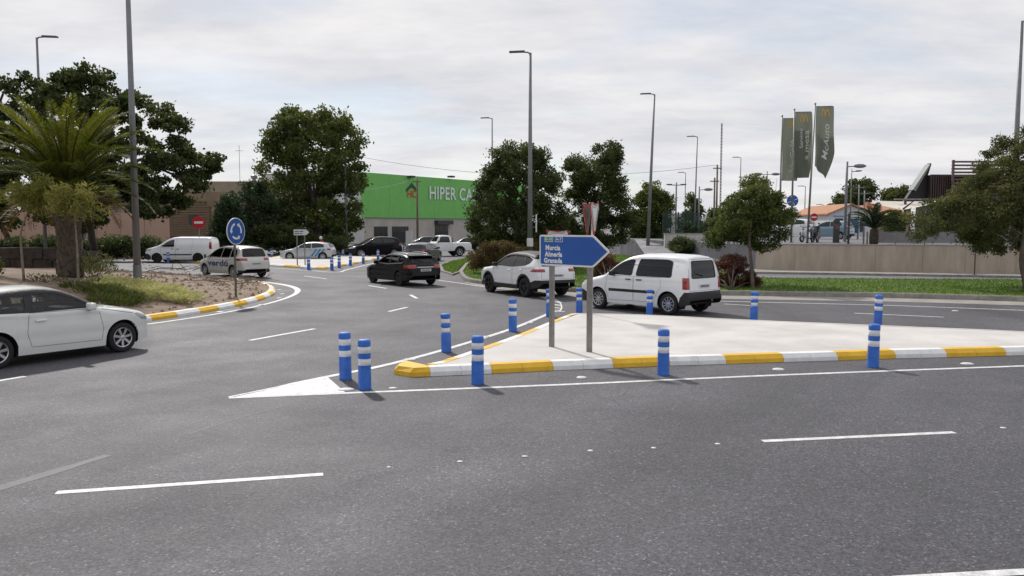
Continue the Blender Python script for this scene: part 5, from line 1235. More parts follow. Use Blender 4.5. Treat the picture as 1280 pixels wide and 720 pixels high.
for s_, x0, x1, m_ in (('E-15', 681.5, 692, 'sign_green'), ('A-7', 694.5, 704, 'sign_blue')):
    a, _ = uvp(x0, 300); b, _ = uvp(x1, 300); q0, q1 = v0 + hgt * .775, v0 + hgt * .945
    P = [(a, q0), (b, q0), (b, q1), (a, q1)]
    slab(lf, P, .017, .0185, 'route_plate', 'sign_white', root); slab(lf, inset(P, .010), .0188, .0202, 'route_plate_face', m_, root)
    V, Fc = text_data(s_, 1, bold=.02); xs = [v[0] for v in V]; ys = [v[1] for v in V]; sx = (b - a - .05) / (max(xs) - min(xs)); sy = (q1 - q0 - .055) / (max(ys) - min(ys))
    MB().add([lf(a + .025 + (v[0] - min(xs)) * sx, q0 + .028 + (v[1] - min(ys)) * sy, .0215) for v in V], Fc).build('route_number', 'sign_white', root, fix=False)
# yield signs
def tri_sign(root, fr, cu, vtop, w, d=0.0, nm='yield_panel'):
    h = w * .87; P = round_poly([(cu - w / 2, vtop), (cu, vtop - h), (cu + w / 2, vtop)], .06)
    slab(fr, P, d - .012, d + .010, nm, 'sign_red', root); slab(fr, inset(P, .035), d - .016, d - .0135, 'back_plate', 'steel', root); slab(fr, inset(P, w * .135), d + .0115, d + .0145, 'yield_face', 'sign_white', root)
b = G(739.5, 392.5, .15); dy = b.y
root = thing('yield_sign', 'pair of red and white yield triangles back to back beside the blue arrow sign', 'sign', b)
vt_ = D(744, 254, dy).z - b.z
MB().tube([(0, 0, -.05), (0, 0, vt_ + .02)], .032, 8).build('post', 'sign_white', root)
nA = Vector((.94, -.34, 0)); tri_sign(root, Fr(nA * .06, nA), 0, vt_, 1.05); tri_sign(root, Fr(nA * -.14, -nA), 0, vt_ - .03, 1.05)
b = D(697, 356, 35.0); b.z = .17; vt_ = D(697, 288.5, 35).z - .17
root = thing('yield_sign', 'red and white yield triangle showing just above the blue arrow sign', 'sign', b)
MB().tube([(0, 0, -.05), (0, 0, vt_ - .05)], .035, 8).build('post', 'steel', root); tri_sign(root, Fr((0, -.05, 0), (.05, -1)), 0, vt_, 1.05)
# round roundabout sign
b = Gm(295, 371.5); root = thing('roundabout_sign', 'round blue sign with three white circling arrows on a green-grey post', 'sign', b)
mat('post_green', (.10, .12, .10), .5, metal=.3, var=.2)
zc_ = D(295, 289, b.y).z - b.z
MB().tube([(0, 0, -.1), (0, 0, zc_ + .3)], .04, 8).build('post', 'post_green', root)
fr = Fr((.06, -.03, zc_), (.93, -.36)); R_ = .46
slab(fr, circle(R_), -.012, .010, 'panel', 'sign_white', root); slab(fr, circle(R_ * .94), .0115, .0145, 'blue_face', 'sign_blue', root)
for k in range(3):
    a0 = math.radians(90 + 14 + 120 * k); mb = MB(); n = 10; r0, r1 = .215, .285
    for j in range(n + 1): a = a0 + math.radians(72) * j / n; mb.v += [tuple(fr(r0 * math.cos(a), r0 * math.sin(a), .018)), tuple(fr(r1 * math.cos(a), r1 * math.sin(a), .018))]
    mb.f = [(2 * j, 2 * j + 1, 2 * j + 3, 2 * j + 2) for j in range(n)]
    a = a0 + math.radians(72); rm = .25; i0 = len(mb.v)
    for rr_, da in ((.17, 0), (.33, 0), (rm, 24)): mb.v.append(tuple(fr(rr_ * math.cos(a + math.radians(da)), rr_ * math.sin(a + math.radians(da)), .018)))
    mb.f.append((i0, i0 + 1, i0 + 2)); mb.build('arrow', 'sign_white', root, fix=False)
# round sign seen from behind, in the shade of the palm
b = Gm(104, 341); root = thing('round_sign', 'round sign seen from its grey back beside the palm trunk', 'sign', b); zc_ = D(104, 290, b.y).z - b.z
MB().tube([(0, 0, -.1), (0, 0, zc_ + .3)], .035, 8).build('post', 'steel', root); slab(Fr((0, .06, zc_), (-.55, -.83)), circle(.45), -.012, .01, 'panel', 'steel', root)
# no-entry signs
def no_entry(px, py, base, rad, label):
    root = thing('no_entry_sign', label, 'sign', base); zc_ = D(px, py, base.y).z - base.z
    MB().tube([(0, 0, -.1), (0, 0, zc_ + .25)], .035, 8).build('post', 'steel', root); fr = Fr((0, -.05, zc_), (.1, -1))
    slab(fr, circle(rad), -.012, .010, 'panel', 'sign_red', root); slab(fr, [(-rad * .68, -rad * .2), (rad * .68, -rad * .2), (rad * .68, rad * .18), (-rad * .68, rad * .18)], .0115, .015, 'white_bar', 'sign_white', root)
no_entry(251.5, 278, G(250, 325.5, .15), .46, 'red round no-entry sign with white bar in front of the white panel van')
no_entry(1016.5, 271.5, D(1016.5, 300, 72) * 1.0 if False else Vector((D(1016.5, 300, 72).x, 72, TZ)), .34, 'small red no-entry sign by the parked cars on the terrace')
# white arrow sign on the far island
b = G(371.5, 331.5, .15); root = thing('direction_sign', 'small white arrow-shaped direction sign on two posts on the far island', 'sign', b)
dy = b.y; lf = Fr((0, 0, 0), (0, -1)); z0_, z1_ = D(371, 294, dy).z - b.z, D(371, 286.8, dy).z - b.z; k_ = dy / F
P = round_poly([(-3.6 * k_, z0_), (12 * k_, z0_), (15.5 * k_, (z0_ + z1_) / 2), (12 * k_, z1_), (-3.6 * k_, z1_)], .03)
for u in (0, 9.7 * k_): MB().tube([lf(u, -.05, -.05), lf(u, z1_ - .03, -.05)], .04, 8).build('post', 'steel', root)
slab(lf, P, -.01, .012, 'panel', 'sign_white', root); mb = MB(); rng = np.random.default_rng(4)
for row in (.30, .66):
    x = -2.4 * k_
    for q in range(13 if row > .5 else 10):
        w = rng.uniform(.45, .85) * k_; h = (z1_ - z0_) * rng.uniform(.15, .22); zz = z0_ + (z1_ - z0_) * row
        if q != 6: mb.add([lf(x, zz - h / 2, .014), lf(x + w, zz - h / 2, .014), lf(x + w, zz + h / 2, .014), lf(x, zz + h / 2, .014)], [(0, 1, 2, 3)])
        x += w + .2 * k_
mb.build('lettering', 'black_print', root, fix=False)
# blue wheel sign on the terrace
b = Vector((D(989, 300, 60).x, 60, TZ)); root = thing('round_sign', 'round blue sign with white radial bars on a pole on the terrace', 'sign', b); zc_ = D(989, 251, 60).z - TZ
MB().tube([(0, 0, -.1), (0, 0, zc_ + .8)], .06, 8).build('post', 'lamp_grey', root); fr = Fr((0, -.08, zc_), (0, -1)); R_ = .42
slab(fr, circle(R_), -.012, .01, 'panel', 'sign_blue', root)
mat('sign_sky', (.03, .22, .62), .4)
for k in range(8):
    a = math.pi / 4 * k + .39; mb = MB(); mb.add([fr(R_ * q * math.cos(a + e), R_ * q * math.sin(a + e), .014) for q, e in ((.15, .1), (.88, .10), (.88, -.10), (.15, -.1))], [(0, 1, 2, 3)]); mb.build('radial_bar', 'sign_white' if k % 2 == 0 else 'sign_sky', root, fix=False)
slab(fr, [(-.3, -R_ - .25), (.3, -R_ - .25), (.3, -R_ - .04), (-.3, -R_ - .04)], -.01, .01, 'sub_panel', 'sign_white', root)

# ------------------------------------------------------------ street lights and poles
def lamp(label, base, top_z, kind='box', side=-1, r=(.10, .055), arm=.5, lean=0.0, m='lamp_grey', group='street lights'):
    root = thing('street_light', label, 'street light', base); H = top_z - base[2]
    MB().tube([(0, 0, -.1), (lean * .5, 0, H * .5), (lean, 0, H)], [r[0], (r[0] + r[1]) / 2, r[1]], 12).build('pole', m, root, smooth=True)
    MB().lathe([(r[0] * 1.9, 0), (r[0] * 1.9, .03), (r[0] * 1.15, .05), (r[0] * 1.1, .5)], 12).build('base_collar', m, root)
    for s in (side if hasattr(side, '__len__') else (side,)):
        x = lean
        if kind == 'box':
            MB().tube([(x, 0, H - .06), (x + s * .25 * arm, 0, H + .02), (x + s * arm, 0, H + .05)], [.045, .04, .04], 8).build('arm', m, root, smooth=True)
            hd = MB().add([(x + s * q, w, H + z) for q, w, z in ((arm * .6, -.10, .02), (arm * .6, .10, .02), (arm * .6, .10, .12), (arm * .6, -.10, .12), (arm + .62, -.14, .0), (arm + .62, .14, .0), (arm + .62, .12, .08), (arm + .62, -.12, .08))], [(0, 1, 2, 3), (4, 7, 6, 5), (0, 4, 5, 1), (3, 2, 6, 7), (1, 5, 6, 2), (0, 3, 7, 4)]).build('lamp_head', 'lamp_dark', root, bevel=.02)
        elif kind == 'cobra':
            MB().tube([(x, 0, H - .35), (x + s * .5, 0, H - .32)], .035, 8).build('arm', m, root)
            MB().add(*(lambda L_: (L_.v, L_.f))(MB().lathe([(.02, 0), (.10, .08), (.15, .35), (.14, .65), (.06, .85), (.01, .9)], 10, axis='x'))).build('lamp_head', m, root, smooth=True).location = (x + s * .45 - (.9 if s < 0 else 0), 0, H - .30)
        elif kind == 'tee':
            MB().tube([(x, 0, H - .25), (x + s * .8, 0, H - .22)], .04, 8).build('arm', m, root)
            MB().cbox((x + s * .65, 0, H - .18), (.5, .2, .08)).build('lamp_head', 'lamp_dark', root)
    return root
def top_at(px, py, y): return D(px, py, y).z
b = Gm(172, 347); lamp('tall grey street light whose top leaves the picture on the roundabout soil', b, 13.5, r=(.14, .075), side=-1, arm=.6)
b = D(57.5, 320, 45); lamp('street light rising behind the large dark roundabout tree', (b.x, 45, 0), top_at(58, 47, 45), side=1)
b = D(662.5, 335, 44); pl = lamp('tall street light on the verge in front of the dense round tree', (b.x, 44, .17), top_at(663, 66, 44), side=-1, r=(.15, .07))
MB().box(.30, .36, -.3, .3, 0, .95).build('edge_on_sign', 'sign_white', pl).location = (0, 0, top_at(672, 280, 44) - .6)
MB().tube([(.06, 0, 2.4), (.33, 0, 2.45)], .03, 6).build('sign_bracket', 'steel', pl)
MB().lathe([(.17, 1.4), (.17, 1.85)], 12, cap=False).build('notice', 'sign_white', pl)
b = D(809, 322, 65); lamp('tall leaning street light behind the white passenger van', (b.x, 65, 0), top_at(816, 118, 65), side=-1, lean=.42, r=(.16, .07))
b = D(867, 320, 88); lamp('street light beyond the mesh fence', (b.x, 88, 0), top_at(870, 171, 88), side=-1, lean=.2)
b = D(615.5, 320, 80); lamp('street light behind the dense round tree by the green store', (b.x, 80, 0), top_at(616, 148, 80), side=-1)
b = D(855.5, 310, 120); lamp('distant street light above the small tree by the mesh fence', (b.x, 120, 0), top_at(856, 216, 120), side=-1)
b = D(924, 300, 110); lamp('distant street light above the small verge tree', (b.x, 110, 0), top_at(924, 197, 110), side=-1)
b = D(844.5, 292, 75); lamp('thin pole light with short crossarm by the mesh fence', (b.x, 75, 0), top_at(845, 228, 75), kind='tee', side=(1, -1), r=(.09, .07))
b = D(873, 300, 80); lamp('cobra head street light right of the mesh fence', (b.x, 80, 0), top_at(874, 233, 80), kind='cobra', side=1, r=(.09, .07))
b = D(957, 300, 85); lamp('double headed street light behind the small verge tree', (b.x, 85, TZ), top_at(957, 214, 85), kind='cobra', side=(1, -1), r=(.08, .06))
b = D(1056, 300, 57); lamp('cobra head street light on the terrace by the white house', (b.x, 57, TZ), top_at(1058, 202, 57), kind='cobra', side=1, r=(.10, .08))
b = D(1062, 300, 75); lamp('slim pole light right of the terrace cobra head light', (b.x, 75, TZ), top_at(1062.5, 211, 75), kind='tee', side=1, r=(.06, .04))
b = D(1072, 300, 70); lamp('thin pole light with crossarm in front of the orange roof', (b.x, 70, TZ), top_at(1072.5, 231, 70), kind='tee', side=(1, -1), r=(.06, .05))
b = D(1079, 300, 72); lamp('short thin pole light with crossarm in front of the orange roof', (b.x, 72, TZ), top_at(1079, 238.5, 72), kind='tee', side=(1, -1), r=(.06, .05))
b = D(1005, 300, 120); lamp('distant street light left of the terrace flagpole', (b.x, 120, TZ), top_at(1006, 233, 120), side=-1)
b = D(1028, 300, 130); lamp('distant street light beyond the parked cars', (b.x, 130, TZ), top_at(1028, 256, 130), side=-1)
b = G(1263, 343.5); lamp('thick grey street light beside the retaining wall at the spreading olive-green tree', (b.x, b.y, .125), 13.6, r=(.17, .09), side=1)
b = D(433, 305, 84); lp = lamp('grey pole in front of the tall yellowish tree by a concrete cabinet', (b.x, 84, 0), top_at(434.5, 196, 84), side=-1, r=(.16, .09))
MB().box(-.75, -.15, -.3, .3, 0, 1.5).build('cabinet', 'concrete', lp, bevel=.02)
def pole(label, px, y, z0, ptop, r, m):
    b = D(px, 300, y); root = thing('utility_pole', label, 'pole', (b.x, y, z0)); H = top_at(px, ptop, y) - z0
    MB().tube([(0, 0, -.1), (0, 0, H)], [r, r * .75], 10).build('shaft', m, root, smooth=True); MB().box(-.55, .55, -.06, .06, H - .5, H - .38).build('crossarm', m, root); return Vector((b.x, y, z0 + H))
mat('wood_pole', (.16, .12, .09), .9, var=.3, vscale=4)
U1 = pole('dark wooden utility pole in front of the green store', 522, 112, 0, 223, .16, 'wood_pole')
U2 = pole('taller wooden utility pole above the low white wall', 895, 105, 0, 206, .14, 'wood_pole')
pole('shorter wooden utility pole beside the taller one above the low white wall', 892, 100, 0, 222, .13, 'wood_pole')
b = D(899.5, 300, 120); ms = thing('radio_mast', 'slender dark lattice mast above the small verge tree', 'mast', (b.x, 120, 0)); H = top_at(900, 154, 120); mb = MB()
for k in range(3): a = k * 2.094; mb.tube([(.10 * math.cos(a), .10 * math.sin(a), -.1), (.10 * math.cos(a), .10 * math.sin(a), H)], .035, 5)
for j in range(int(H / .45)):
    for k in range(3): a, c = k * 2.094, (k + 1) * 2.094; mb.tube([(.10 * math.cos(a), .10 * math.sin(a), j * .45), (.10 * math.cos(c), .10 * math.sin(c), j * .45 + .4)], .018, 4)
mb.build('lattice', 'lamp_dark', ms)
def wire(label, a, b, sag):
    pts = [a.lerp(b, k / 16) - Vector((0, 0, sag * 4 * (k / 16) * (1 - k / 16))) for k in range(17)]; root = thing('overhead_wire', label, 'wire', a); MB().tube([p - a for p in pts], .022, 5).build('cable', 'lamp_dark', root)
wire('overhead wire crossing the sky from the wooden pole above the low white wall', U2, D(420, 190, 112), 2.2)
wire('overhead wire in front of the green store facade', U1, D(425, 238, 112), .5)

# ------------------------------------------------------------ buildings
mat('store_green', (.165, .50, .105), .5, var=.06, vscale=.8)
mat('store_wall', (.46, .43, .385), .85, var=.12, vscale=.5, bump=.1)
mat('white_wall', (.60, .60, .60), .85, var=.08, vscale=.6)
mat('window_dark', (.02, .022, .025), .12, spec=.5)
mat('frame_dark', (.04, .04, .042), .5)
mat('letters_grey', (.78, .80, .82), .5)
mat('logo_red', (.50, .035, .02), .5); mat('logo_green', (.01, .06, .015), .5)
A = G(455, 304.6); Bq = Vector((A.x, A.y, 0))
far = ray(595, 284); t = 1.185 * A.y / far.y; Bp = Vector((far.x * t, far.y * t, 0)); du = (Bp - A).normalized(); LEN = (Bp - A).length + 16
st = thing('store_building', 'long store with bright green upper facade and pale grey ground floor', 'building', A)
nrm = Vector((du.y, -du.x, 0)); fs = Fr((0, 0, 0), nrm); fsw = Fr(A, nrm)
zt0 = fsw.uv(455.5, 215.5)[1]; zg = fsw.uv(455.5, 271.8)[1]
def block(fr_, u0, u1, v0, v1, d0, d1, name, m, par): return slab(fr_, [(u0, v0), (u1, v0), (u1, v1), (u0, v1)], d0, d1, name, m, par)
block(fs, .05, LEN, 0, zg, -24, 0, 'ground_floor_wall', 'store_wall', st)
npan = 8
for k in range(npan): block(fs, LEN * k / npan + .015, LEN * (k + 1) / npan - .015, zg, zt0, -.6, .25, 'cladding_panel', 'store_green', st)
block(fs, .3, LEN - .3, zg + .01, zt0 - .3, -24, -.61, 'upper_wall', 'white_wall', st)
block(fs, 0, .045, 0, zg - .02, -24, .03, 'side_wall', 'white_wall', st)
for (x0, y0, x1, y1) in ((467.5, 283, 484.5, 300), (490, 283, 510.5, 306), (543.5, 281, 560, 303)):
    a, b_ = fsw.uv(x0, 290)[0], fsw.uv(x1, 290)[0]; c, d_ = max(.05, fsw.uv(x0, y1)[1]), fsw.uv(x0, y0)[1]
    w_ = block(fs, a, b_, c, d_, -.1, .05, 'window', 'frame_dark', st); 
    nmul = 3
    for q in range(nmul): block(fs, a + (b_ - a) * q / nmul + .08, a + (b_ - a) * (q + 1) / nmul - .08, c + .1, d_ - .12, .051, .07, 'pane', 'window_dark', w_)
a, b_ = fsw.uv(543, 278)[0], fsw.uv(562, 278)[0]; block(fs, a, b_, fsw.uv(550, 280.5)[1], fsw.uv(550, 275.5)[1], .0, .9, 'canopy', 'frame_dark', st)
# HIPER CASA letters
lu0, lv0 = fsw.uv(534, 248.6); lu1, _ = fsw.uv(568, 249); lv1 = fsw.uv(534, 232.8)[1]
V, Fc = text_data('HIPER CASA', 1, bold=.012, spacing=1.06); Vh, _ = text_data('HIPER', 1, bold=.012, spacing=1.06)
sx = (lu1 - lu0) / (max(v[0] for v in Vh)); sy = (lv1 - lv0) / max(v[1] for v in Vh)
MB().add([fs(lu0 + v[0] * sx, lv0 + v[1] * sy, .42) for v in V], Fc).build('sign_letters', 'letters_grey', st, fix=False)
o = st.children[-1]
md = o.modifiers.new('s', 'SOLIDIFY'); md.thickness = .14; md.offset = -1
lu0, lv0 = fsw.uv(507.5, 246.5); lu1, lv1 = fsw.uv(519.5, 238)
V, Fc = text_data('HC', 1, bold=.03); xs = [v[0] for v in V]; sx = (lu1 - lu0) / (max(xs) - min(xs)); sy = (lv1 - lv0) / max(v[1] for v in V)
MB().add([fs(lu0 + (v[0] - min(xs)) * sx, lv0 + v[1] * sy, .30) for v in V], Fc).build('logo_letters', 'logo_red', st, fix=False)
a, za_ = fsw.uv(506, 236.5); m_, zm = fsw.uv(513, 228.6); c, zc2 = fsw.uv(520.5, 237.2)
slab(fs, [(a, za_), (m_, zm), (c, zc2), (c, zc2 - .45), (m_, zm - .75), (a, za_ - .45)], .252, .31, 'logo_roof', 'logo_green', st)
for px in (510, 560): a = fsw.uv(px, 222)[0]; zz = fsw.uv(px, 221)[1]; block(fs, a - .5, a + .5, zz - .15, zz + .15, .25, 1.2, 'floodlight', 'frame_dark', st)
# white advert board beside the cars
b = G(511.5, 313.5); root = thing('notice_board', 'dark panel and white pillar standing in front of the store', 'board', b); k_ = b.y / F
MB().box(-.35, .35, -.2, .2, 0, 2.2).build('white_pillar', 'white_wall', root); MB().box(-1.7, -.4, -.1, .1, .9, 2.1).build('dark_panel', 'frame_dark', root); MB().box(-1.5, -1.4, -.05, .05, 0, .9).build('leg', 'frame_dark', root); MB().box(-.7, -.6, -.05, .05, 0, .9).build('leg', 'frame_dark', root)

# tan louvred building behind the panel van
mat('tan_wall', (.25, .185, .12), .85, var=.15, vscale=.6); mat('tan_slat', (.20, .135, .085), .8, var=.15, vscale=2); mat('roof_tan', (.33, .27, .20), .85, var=.15, vscale=1)
mat('pink_wall', (.44, .29, .215), .9, var=.1, vscale=.5)
by = 98.0; tbd = thing('louvred_building', 'tan building with horizontal louvres behind the white panel van', 'building', (D(230, 300, by).x, by, 0)); ox = tbd.location.x
def bx(px0, px1, y0, y1, d0, d1, nm, m, par=None, yy=by):
    a, b_ = D(px0, y1, yy), D(px1, y0, yy); return MB().box(a.x - ox, b_.x - ox, d0, d1, max(0, a.z), b_.z).build(nm, m, par or tbd)
bx(60, 300, 240, 330, .3, 14, 'wall', 'tan_wall')
bx(225, 345, 226, 240, 1.2, 16, 'upper_storey', 'roof_tan')
ra_, rb_ = D(150, 252, by), D(268, 240, by)
for k in range(15):
    y0 = 251 + k * 3.0; bx(60, 262 if y0 > 256 else 256, y0, y0 + 2.3, .0 + (k % 2) * .04, .28, 'louvre', 'tan_slat')
o = bx(236, 248, 269, 281, -.05, .1, 'window', 'frame_dark'); 
ventz = D(304, 226, by).z
vt = thing('roof_vent', 'grey mushroom vent on the flat roof left of the tall yellowish tree', 'vent', (D(304.5, 226, by).x, by + 4, D(300, 226, by).z))
MB().lathe([(.22, 0), (.22, .45), (.4, .5), (.42, .85), (.2, .95)], 12).build('cowl', 'lamp_grey', vt, smooth=False)
vt = thing('roof_unit', 'pale roof box behind the cypress on the flat roof', 'roof box', (D(327, 228, by).x, by + 5, D(300, 226, by).z))
MB().box(-1.2, 1.3, -.8, .8, 0, 1.0).build('casing', 'white_wall', vt, bevel=.03); MB().box(-1.25, 1.35, -.85, .85, 1.0, 1.08).build('lid', 'lamp_grey', vt)
an = thing('antenna', 'thin roof antenna on the tan building', 'antenna', (D(286, 226, by).x, by + 4, D(286, 226, by).z)); MB().tube([(0, 0, -.1), (0, 0, 4.6)], .03, 5).build('rod', 'lamp_grey', an); MB().box(-.5, .5, -.02, .02, 3.9, 3.94).build('crossbar', 'lamp_grey', an)
wy = 70.0; ox2 = D(70, 300, wy).x; bw = thing('boundary_wall', 'salmon pink boundary wall behind the roundabout trees', 'wall', (ox2, wy, 0))
for k in range(9):
    a = D(-60 + 30 * k, 264, wy); b_ = D(-60 + 30 * (k + 1), 264, wy); MB().box(a.x - ox2 + .015, b_.x - ox2 - .015, 0, .25, 0, a.z).build('wall_panel', 'pink_wall', bw)
MB().box(D(-60, 264, wy).x - ox2, D(210, 264, wy).x - ox2, -.05, .3, D(0, 264, wy).z + .002, D(0, 264, wy).z + .1).build('coping', 'concrete', bw)

# low white wall and mesh fence beyond the verge
yy = 62.0; a, b_ = D(831, 292.5, yy), D(892, 294, yy); lw = thing('low_wall', 'low pale wall behind the cycads beyond the verge', 'wall', (a.x, yy, 0)); MB().box(0, b_.x - a.x, 0, .4, 0, a.z).build('wall_body', 'concrete_pale', lw, bevel=.03); MB().box(-.03, b_.x - a.x + .03, -.03, .43, a.z + .002, a.z + .06).build('coping', 'concrete', lw)
yy = 68.0; a, b_ = D(829, 266, yy), D(876, 292, yy); mf = thing('mesh_fence', 'dark green mesh fence behind the low pale wall', 'fence', (a.x, yy, 0))
mat('fence_green', (.018, .045, .035), .7)
for k in range(6): x = (b_.x - a.x) * k / 5; MB().tube([(x, 0, 0), (x, 0, a.z + .1)], .04, 6).build('fence_post', 'fence_green', mf)
mb = MB(); n = 60
for k in range(n + 1): x = (b_.x - a.x) * k / n; mb.box(x - .012, x + .012, .02, .03, .3, a.z)
for k in range(40): z = .3 + (a.z - .3) * k / 39; mb.box(0, b_.x - a.x, .031, .041, z - .014, z + .014)
mb.build('mesh', 'fence_green', mf, fix=False, kind='stuff')

# white house with orange tiled roof
mat('tile_orange', (.36, .16, .08), .85, col2=(.48, .25, .14), vscale=6, bump=.3); mat('door_blue', (.02, .10, .20), .5, var=.1)
hy = 100.0; ox = D(1035, 300, hy).x; hs = thing('white_house', 'white house with orange tiled gable roof on the terrace', 'building', (ox, hy, TZ)); k_ = hy / F
X = lambda px: D(px, 300, hy).x - ox
Z = lambda py: D(1060, py, hy).z - TZ
pk_z, ev_z = Z(256.5), Z(267.5); xl, xm, xr = 0, X(1062), X(1089)
slab(Fr((0, 0, 0), (0, -1)), [(xl, 0), (xr, 0), (xr, ev_z), (xm, pk_z), (xl, ev_z)], -13, 0, 'wall', 'white_wall', hs)
for s, (xa, xb) in enumerate(((xl - .3, xm), (xm, xr + .3))):
    za2, zb2 = (ev_z - .1, pk_z + .05) if s == 0 else (pk_z + .05, ev_z - .1)
    rf = MB().add([(xa, -.4, za2), (xb, -.4, zb2), (xb, 13.4, zb2), (xa, 13.4, za2), (xa, -.4, za2 + .16), (xb, -.4, zb2 + .16), (xb, 13.4, zb2 + .16), (xa, 13.4, za2 + .16)], [(0, 1, 5, 4), (1, 2, 6, 5), (2, 3, 7, 6), (3, 0, 4, 7), (4, 5, 6, 7), (3, 2, 1, 0)]).build('roof', 'tile_orange', hs)
for a, b_, c, d_, nm, m_ in ((1061, 1071, 291, 273.5, 'door', 'door_blue'), (1043, 1053, 281, 273, 'window', 'frame_dark'), (1074, 1080, 290, 274, 'window', 'door_blue')):
    w_ = MB().box(X(a), X(b_), -.06, .05, max(0, Z(c)), Z(d_)).build(nm, m_, hs); MB().box(X(a) + .12, X(b_) - .12, -.09, -.061, max(.1, Z(c) + .12), Z(d_) - .12).build('pane', 'window_dark' if nm == 'window' else 'door_blue', w_)
MB().box(X(1041), X(1056), -.05, -.0, Z(271), Z(269.5)).build('name_strip', 'sign_sky', hs)
h2 = thing('white_house', 'tan annex with tiled roof right of the white gable house', 'building', (D(1088, 300, 104).x, 104, TZ)); w2 = D(1135, 300, 104).x - h2.location.x
MB().box(0, w2, 0, 12, 0, Z(268)).build('wall', 'tan_wall', h2)
MB().add([(-.3, -.5, Z(268)), (w2 + .3, -.5, Z(268)), (w2 + .3, 6, Z(254)), (-.3, 6, Z(254)), (-.3, 12.5, Z(268)), (w2 + .3, 12.5, Z(268))], [(0, 1, 2, 3), (3, 2, 5, 4), (0, 3, 4), (1, 5, 2), (0, 4, 5, 1)]).build('roof', 'tile_orange', h2)
MB().box(1.2, 1.9, 4, 4.8, Z(262), Z(250)).build('chimney', 'tile_orange', h2)

# restaurant with dark fin, brown ribbed wall and slatted roof screen
mat('brown_metal', (.060, .036, .028), .6, var=.15, vscale=2); mat('brown_dark', (.018, .014, .013), .6); mat('slat_brown', (.11, .075, .065), .6, var=.1); mat('fin_pale', (.20, .22, .20), .4); mat('gold', (.75, .40, .015), .45); mat('sail_white', (.62, .57, .50), .8); mat('fence_grey', (.22, .22, .22), .6, var=.15)
ry = 62.0; ox = D(1160, 300, ry).x; rs = thing('restaurant_building', 'dark brown restaurant with slanted fin and slatted roof screen behind the olive-green tree', 'building', (ox, ry, TZ))
X = lambda px: D(px, 300, ry).x - ox
Z = lambda py: D(1200, py, ry).z - TZ
MB().box(X(1161), X(1430), .15, 2.2, 0, Z(218.5)).build('wall', 'brown_dark', rs)
x = X(1161)
while x < X(1430): MB().box(x, x + .09, 0, .148, .1, Z(218)).build('rib', 'brown_metal', rs); x += .17
for px in (1183, 1225, 1268, 1311): MB().box(X(px), X(px) + .14, -.5, -.36, 0, Z(200.5)).build('screen_post', 'slat_brown', rs)
for k in range(12): z = Z(201.5 + k * 4.4); MB().box(X(1183) + .0, X(1352), -.355, -.30, z - .14, z).build('screen_slat', 'slat_brown', rs)
lf = Fr((0, 0, 0), (0, -1))
slab(lf, [(X(1134), Z(251)), (X(1162), Z(251)), (X(1161), Z(222)), (X(1166), Z(204)), (X(1164), Z(203))], -1.0, -.6, 'fin', 'brown_dark', rs)
slab(lf, [(X(1144), Z(234)), (X(1149), Z(236)), (X(1163.5), Z(209)), (X(1162.2), Z(205.5))], -4.3, -.8, 'fin_panel', 'fin_pale', rs) if False else slab(lf, [(X(1142), Z(237)), (X(1146), Z(238.5)), (X(1163.2), Z(205.5)), (X(1162.4), Z(204.5))], -1.2, -.4, 'fin_panel', 'fin_pale', rs)
for px in (1217, 1227.5):
    pts = [(X(px) + .36 * (q / 8), -.62, Z(222) + (1.0 if True else 0) * 0) for q in range(1)]
    arch = [(X(px) - .0 + .30 * math.sin(a), -.60, Z(223.5) - .6 + 1.25 * math.cos(a)) for a in np.linspace(-1.45, 1.45, 13)]
    MB().tube(arch, .085, 8).build('golden_arch', 'gold', rs, smooth=True)
MB().box(X(1090), X(1430), -3.5, -3.3, Z(251.8), Z(250.2)).build('canopy_beam', 'lamp_grey', rs)
for px in (1102, 1133, 1171, 1215): MB().box(X(px) - .07, X(px) + .07, -3.6, -3.48, 0, Z(252)).build('canopy_post', 'brown_metal' if px == 1102 else 'frame_dark', rs)
def sail(c, label):
    b = Vector((D(*c[0], 56).x, 56, TZ)); root = thing('shade_sail', label, 'shade sail', b); Q = [D(px, py, 56 + dd) - b for (px, py), dd in zip(c, (0, 0, 3.5, 3.5))]; n = 10; mb = MB()
    for i in range(n + 1):
        for j in range(n + 1):
            u, v = i / n, j / n; p = (Q[0] * (1 - u) + Q[1] * u) * (1 - v) + (Q[3] * (1 - u) + Q[2] * u) * v; p = Vector(p); p.z -= .28 * 16 * u * (1 - u) * v * (1 - v) * .5; mb.v.append(tuple(p))
    mb.f = [(i * (n + 1) + j, i * (n + 1) + j + 1, (i + 1) * (n + 1) + j + 1, (i + 1) * (n + 1) + j) for i in range(n) for j in range(n)]
    mb.build('cloth', 'sail_white', root, smooth=True, fix=False); MB().tube([Q[1], Q[1] + Vector((.3, 0, -3.4))], .04, 6).build('mast', 'frame_dark', root)
sail([(1088, 254), (1126, 262), (1140, 252), (1092, 251)], 'cream shade sail on the left above the terrace railing')
sail([(1130, 262), (1172, 254), (1170, 250.5), (1142, 252)], 'cream shade sail on the right beside the dark slanted fin')
yy = 50.5; a = D(1096, 300, yy); fn_ = thing('terrace_railing', 'grey panel railing along the restaurant terrace above the retaining wall', 'railing', (a.x, yy, TZ)); s = 0
for k in range(9):
    w = 1.15; MB().box(s + .04, s + w - .04, 0, .03, .08, .72).build('panel', 'fence_grey', fn_); MB().box(s - .025, s + .025, -.02, .05, 0, .80).build('railing_post', 'steel', fn_); s += w
MB().box(0, s, -.01, .04, .725, .765).build('top_rail', 'steel', fn_)
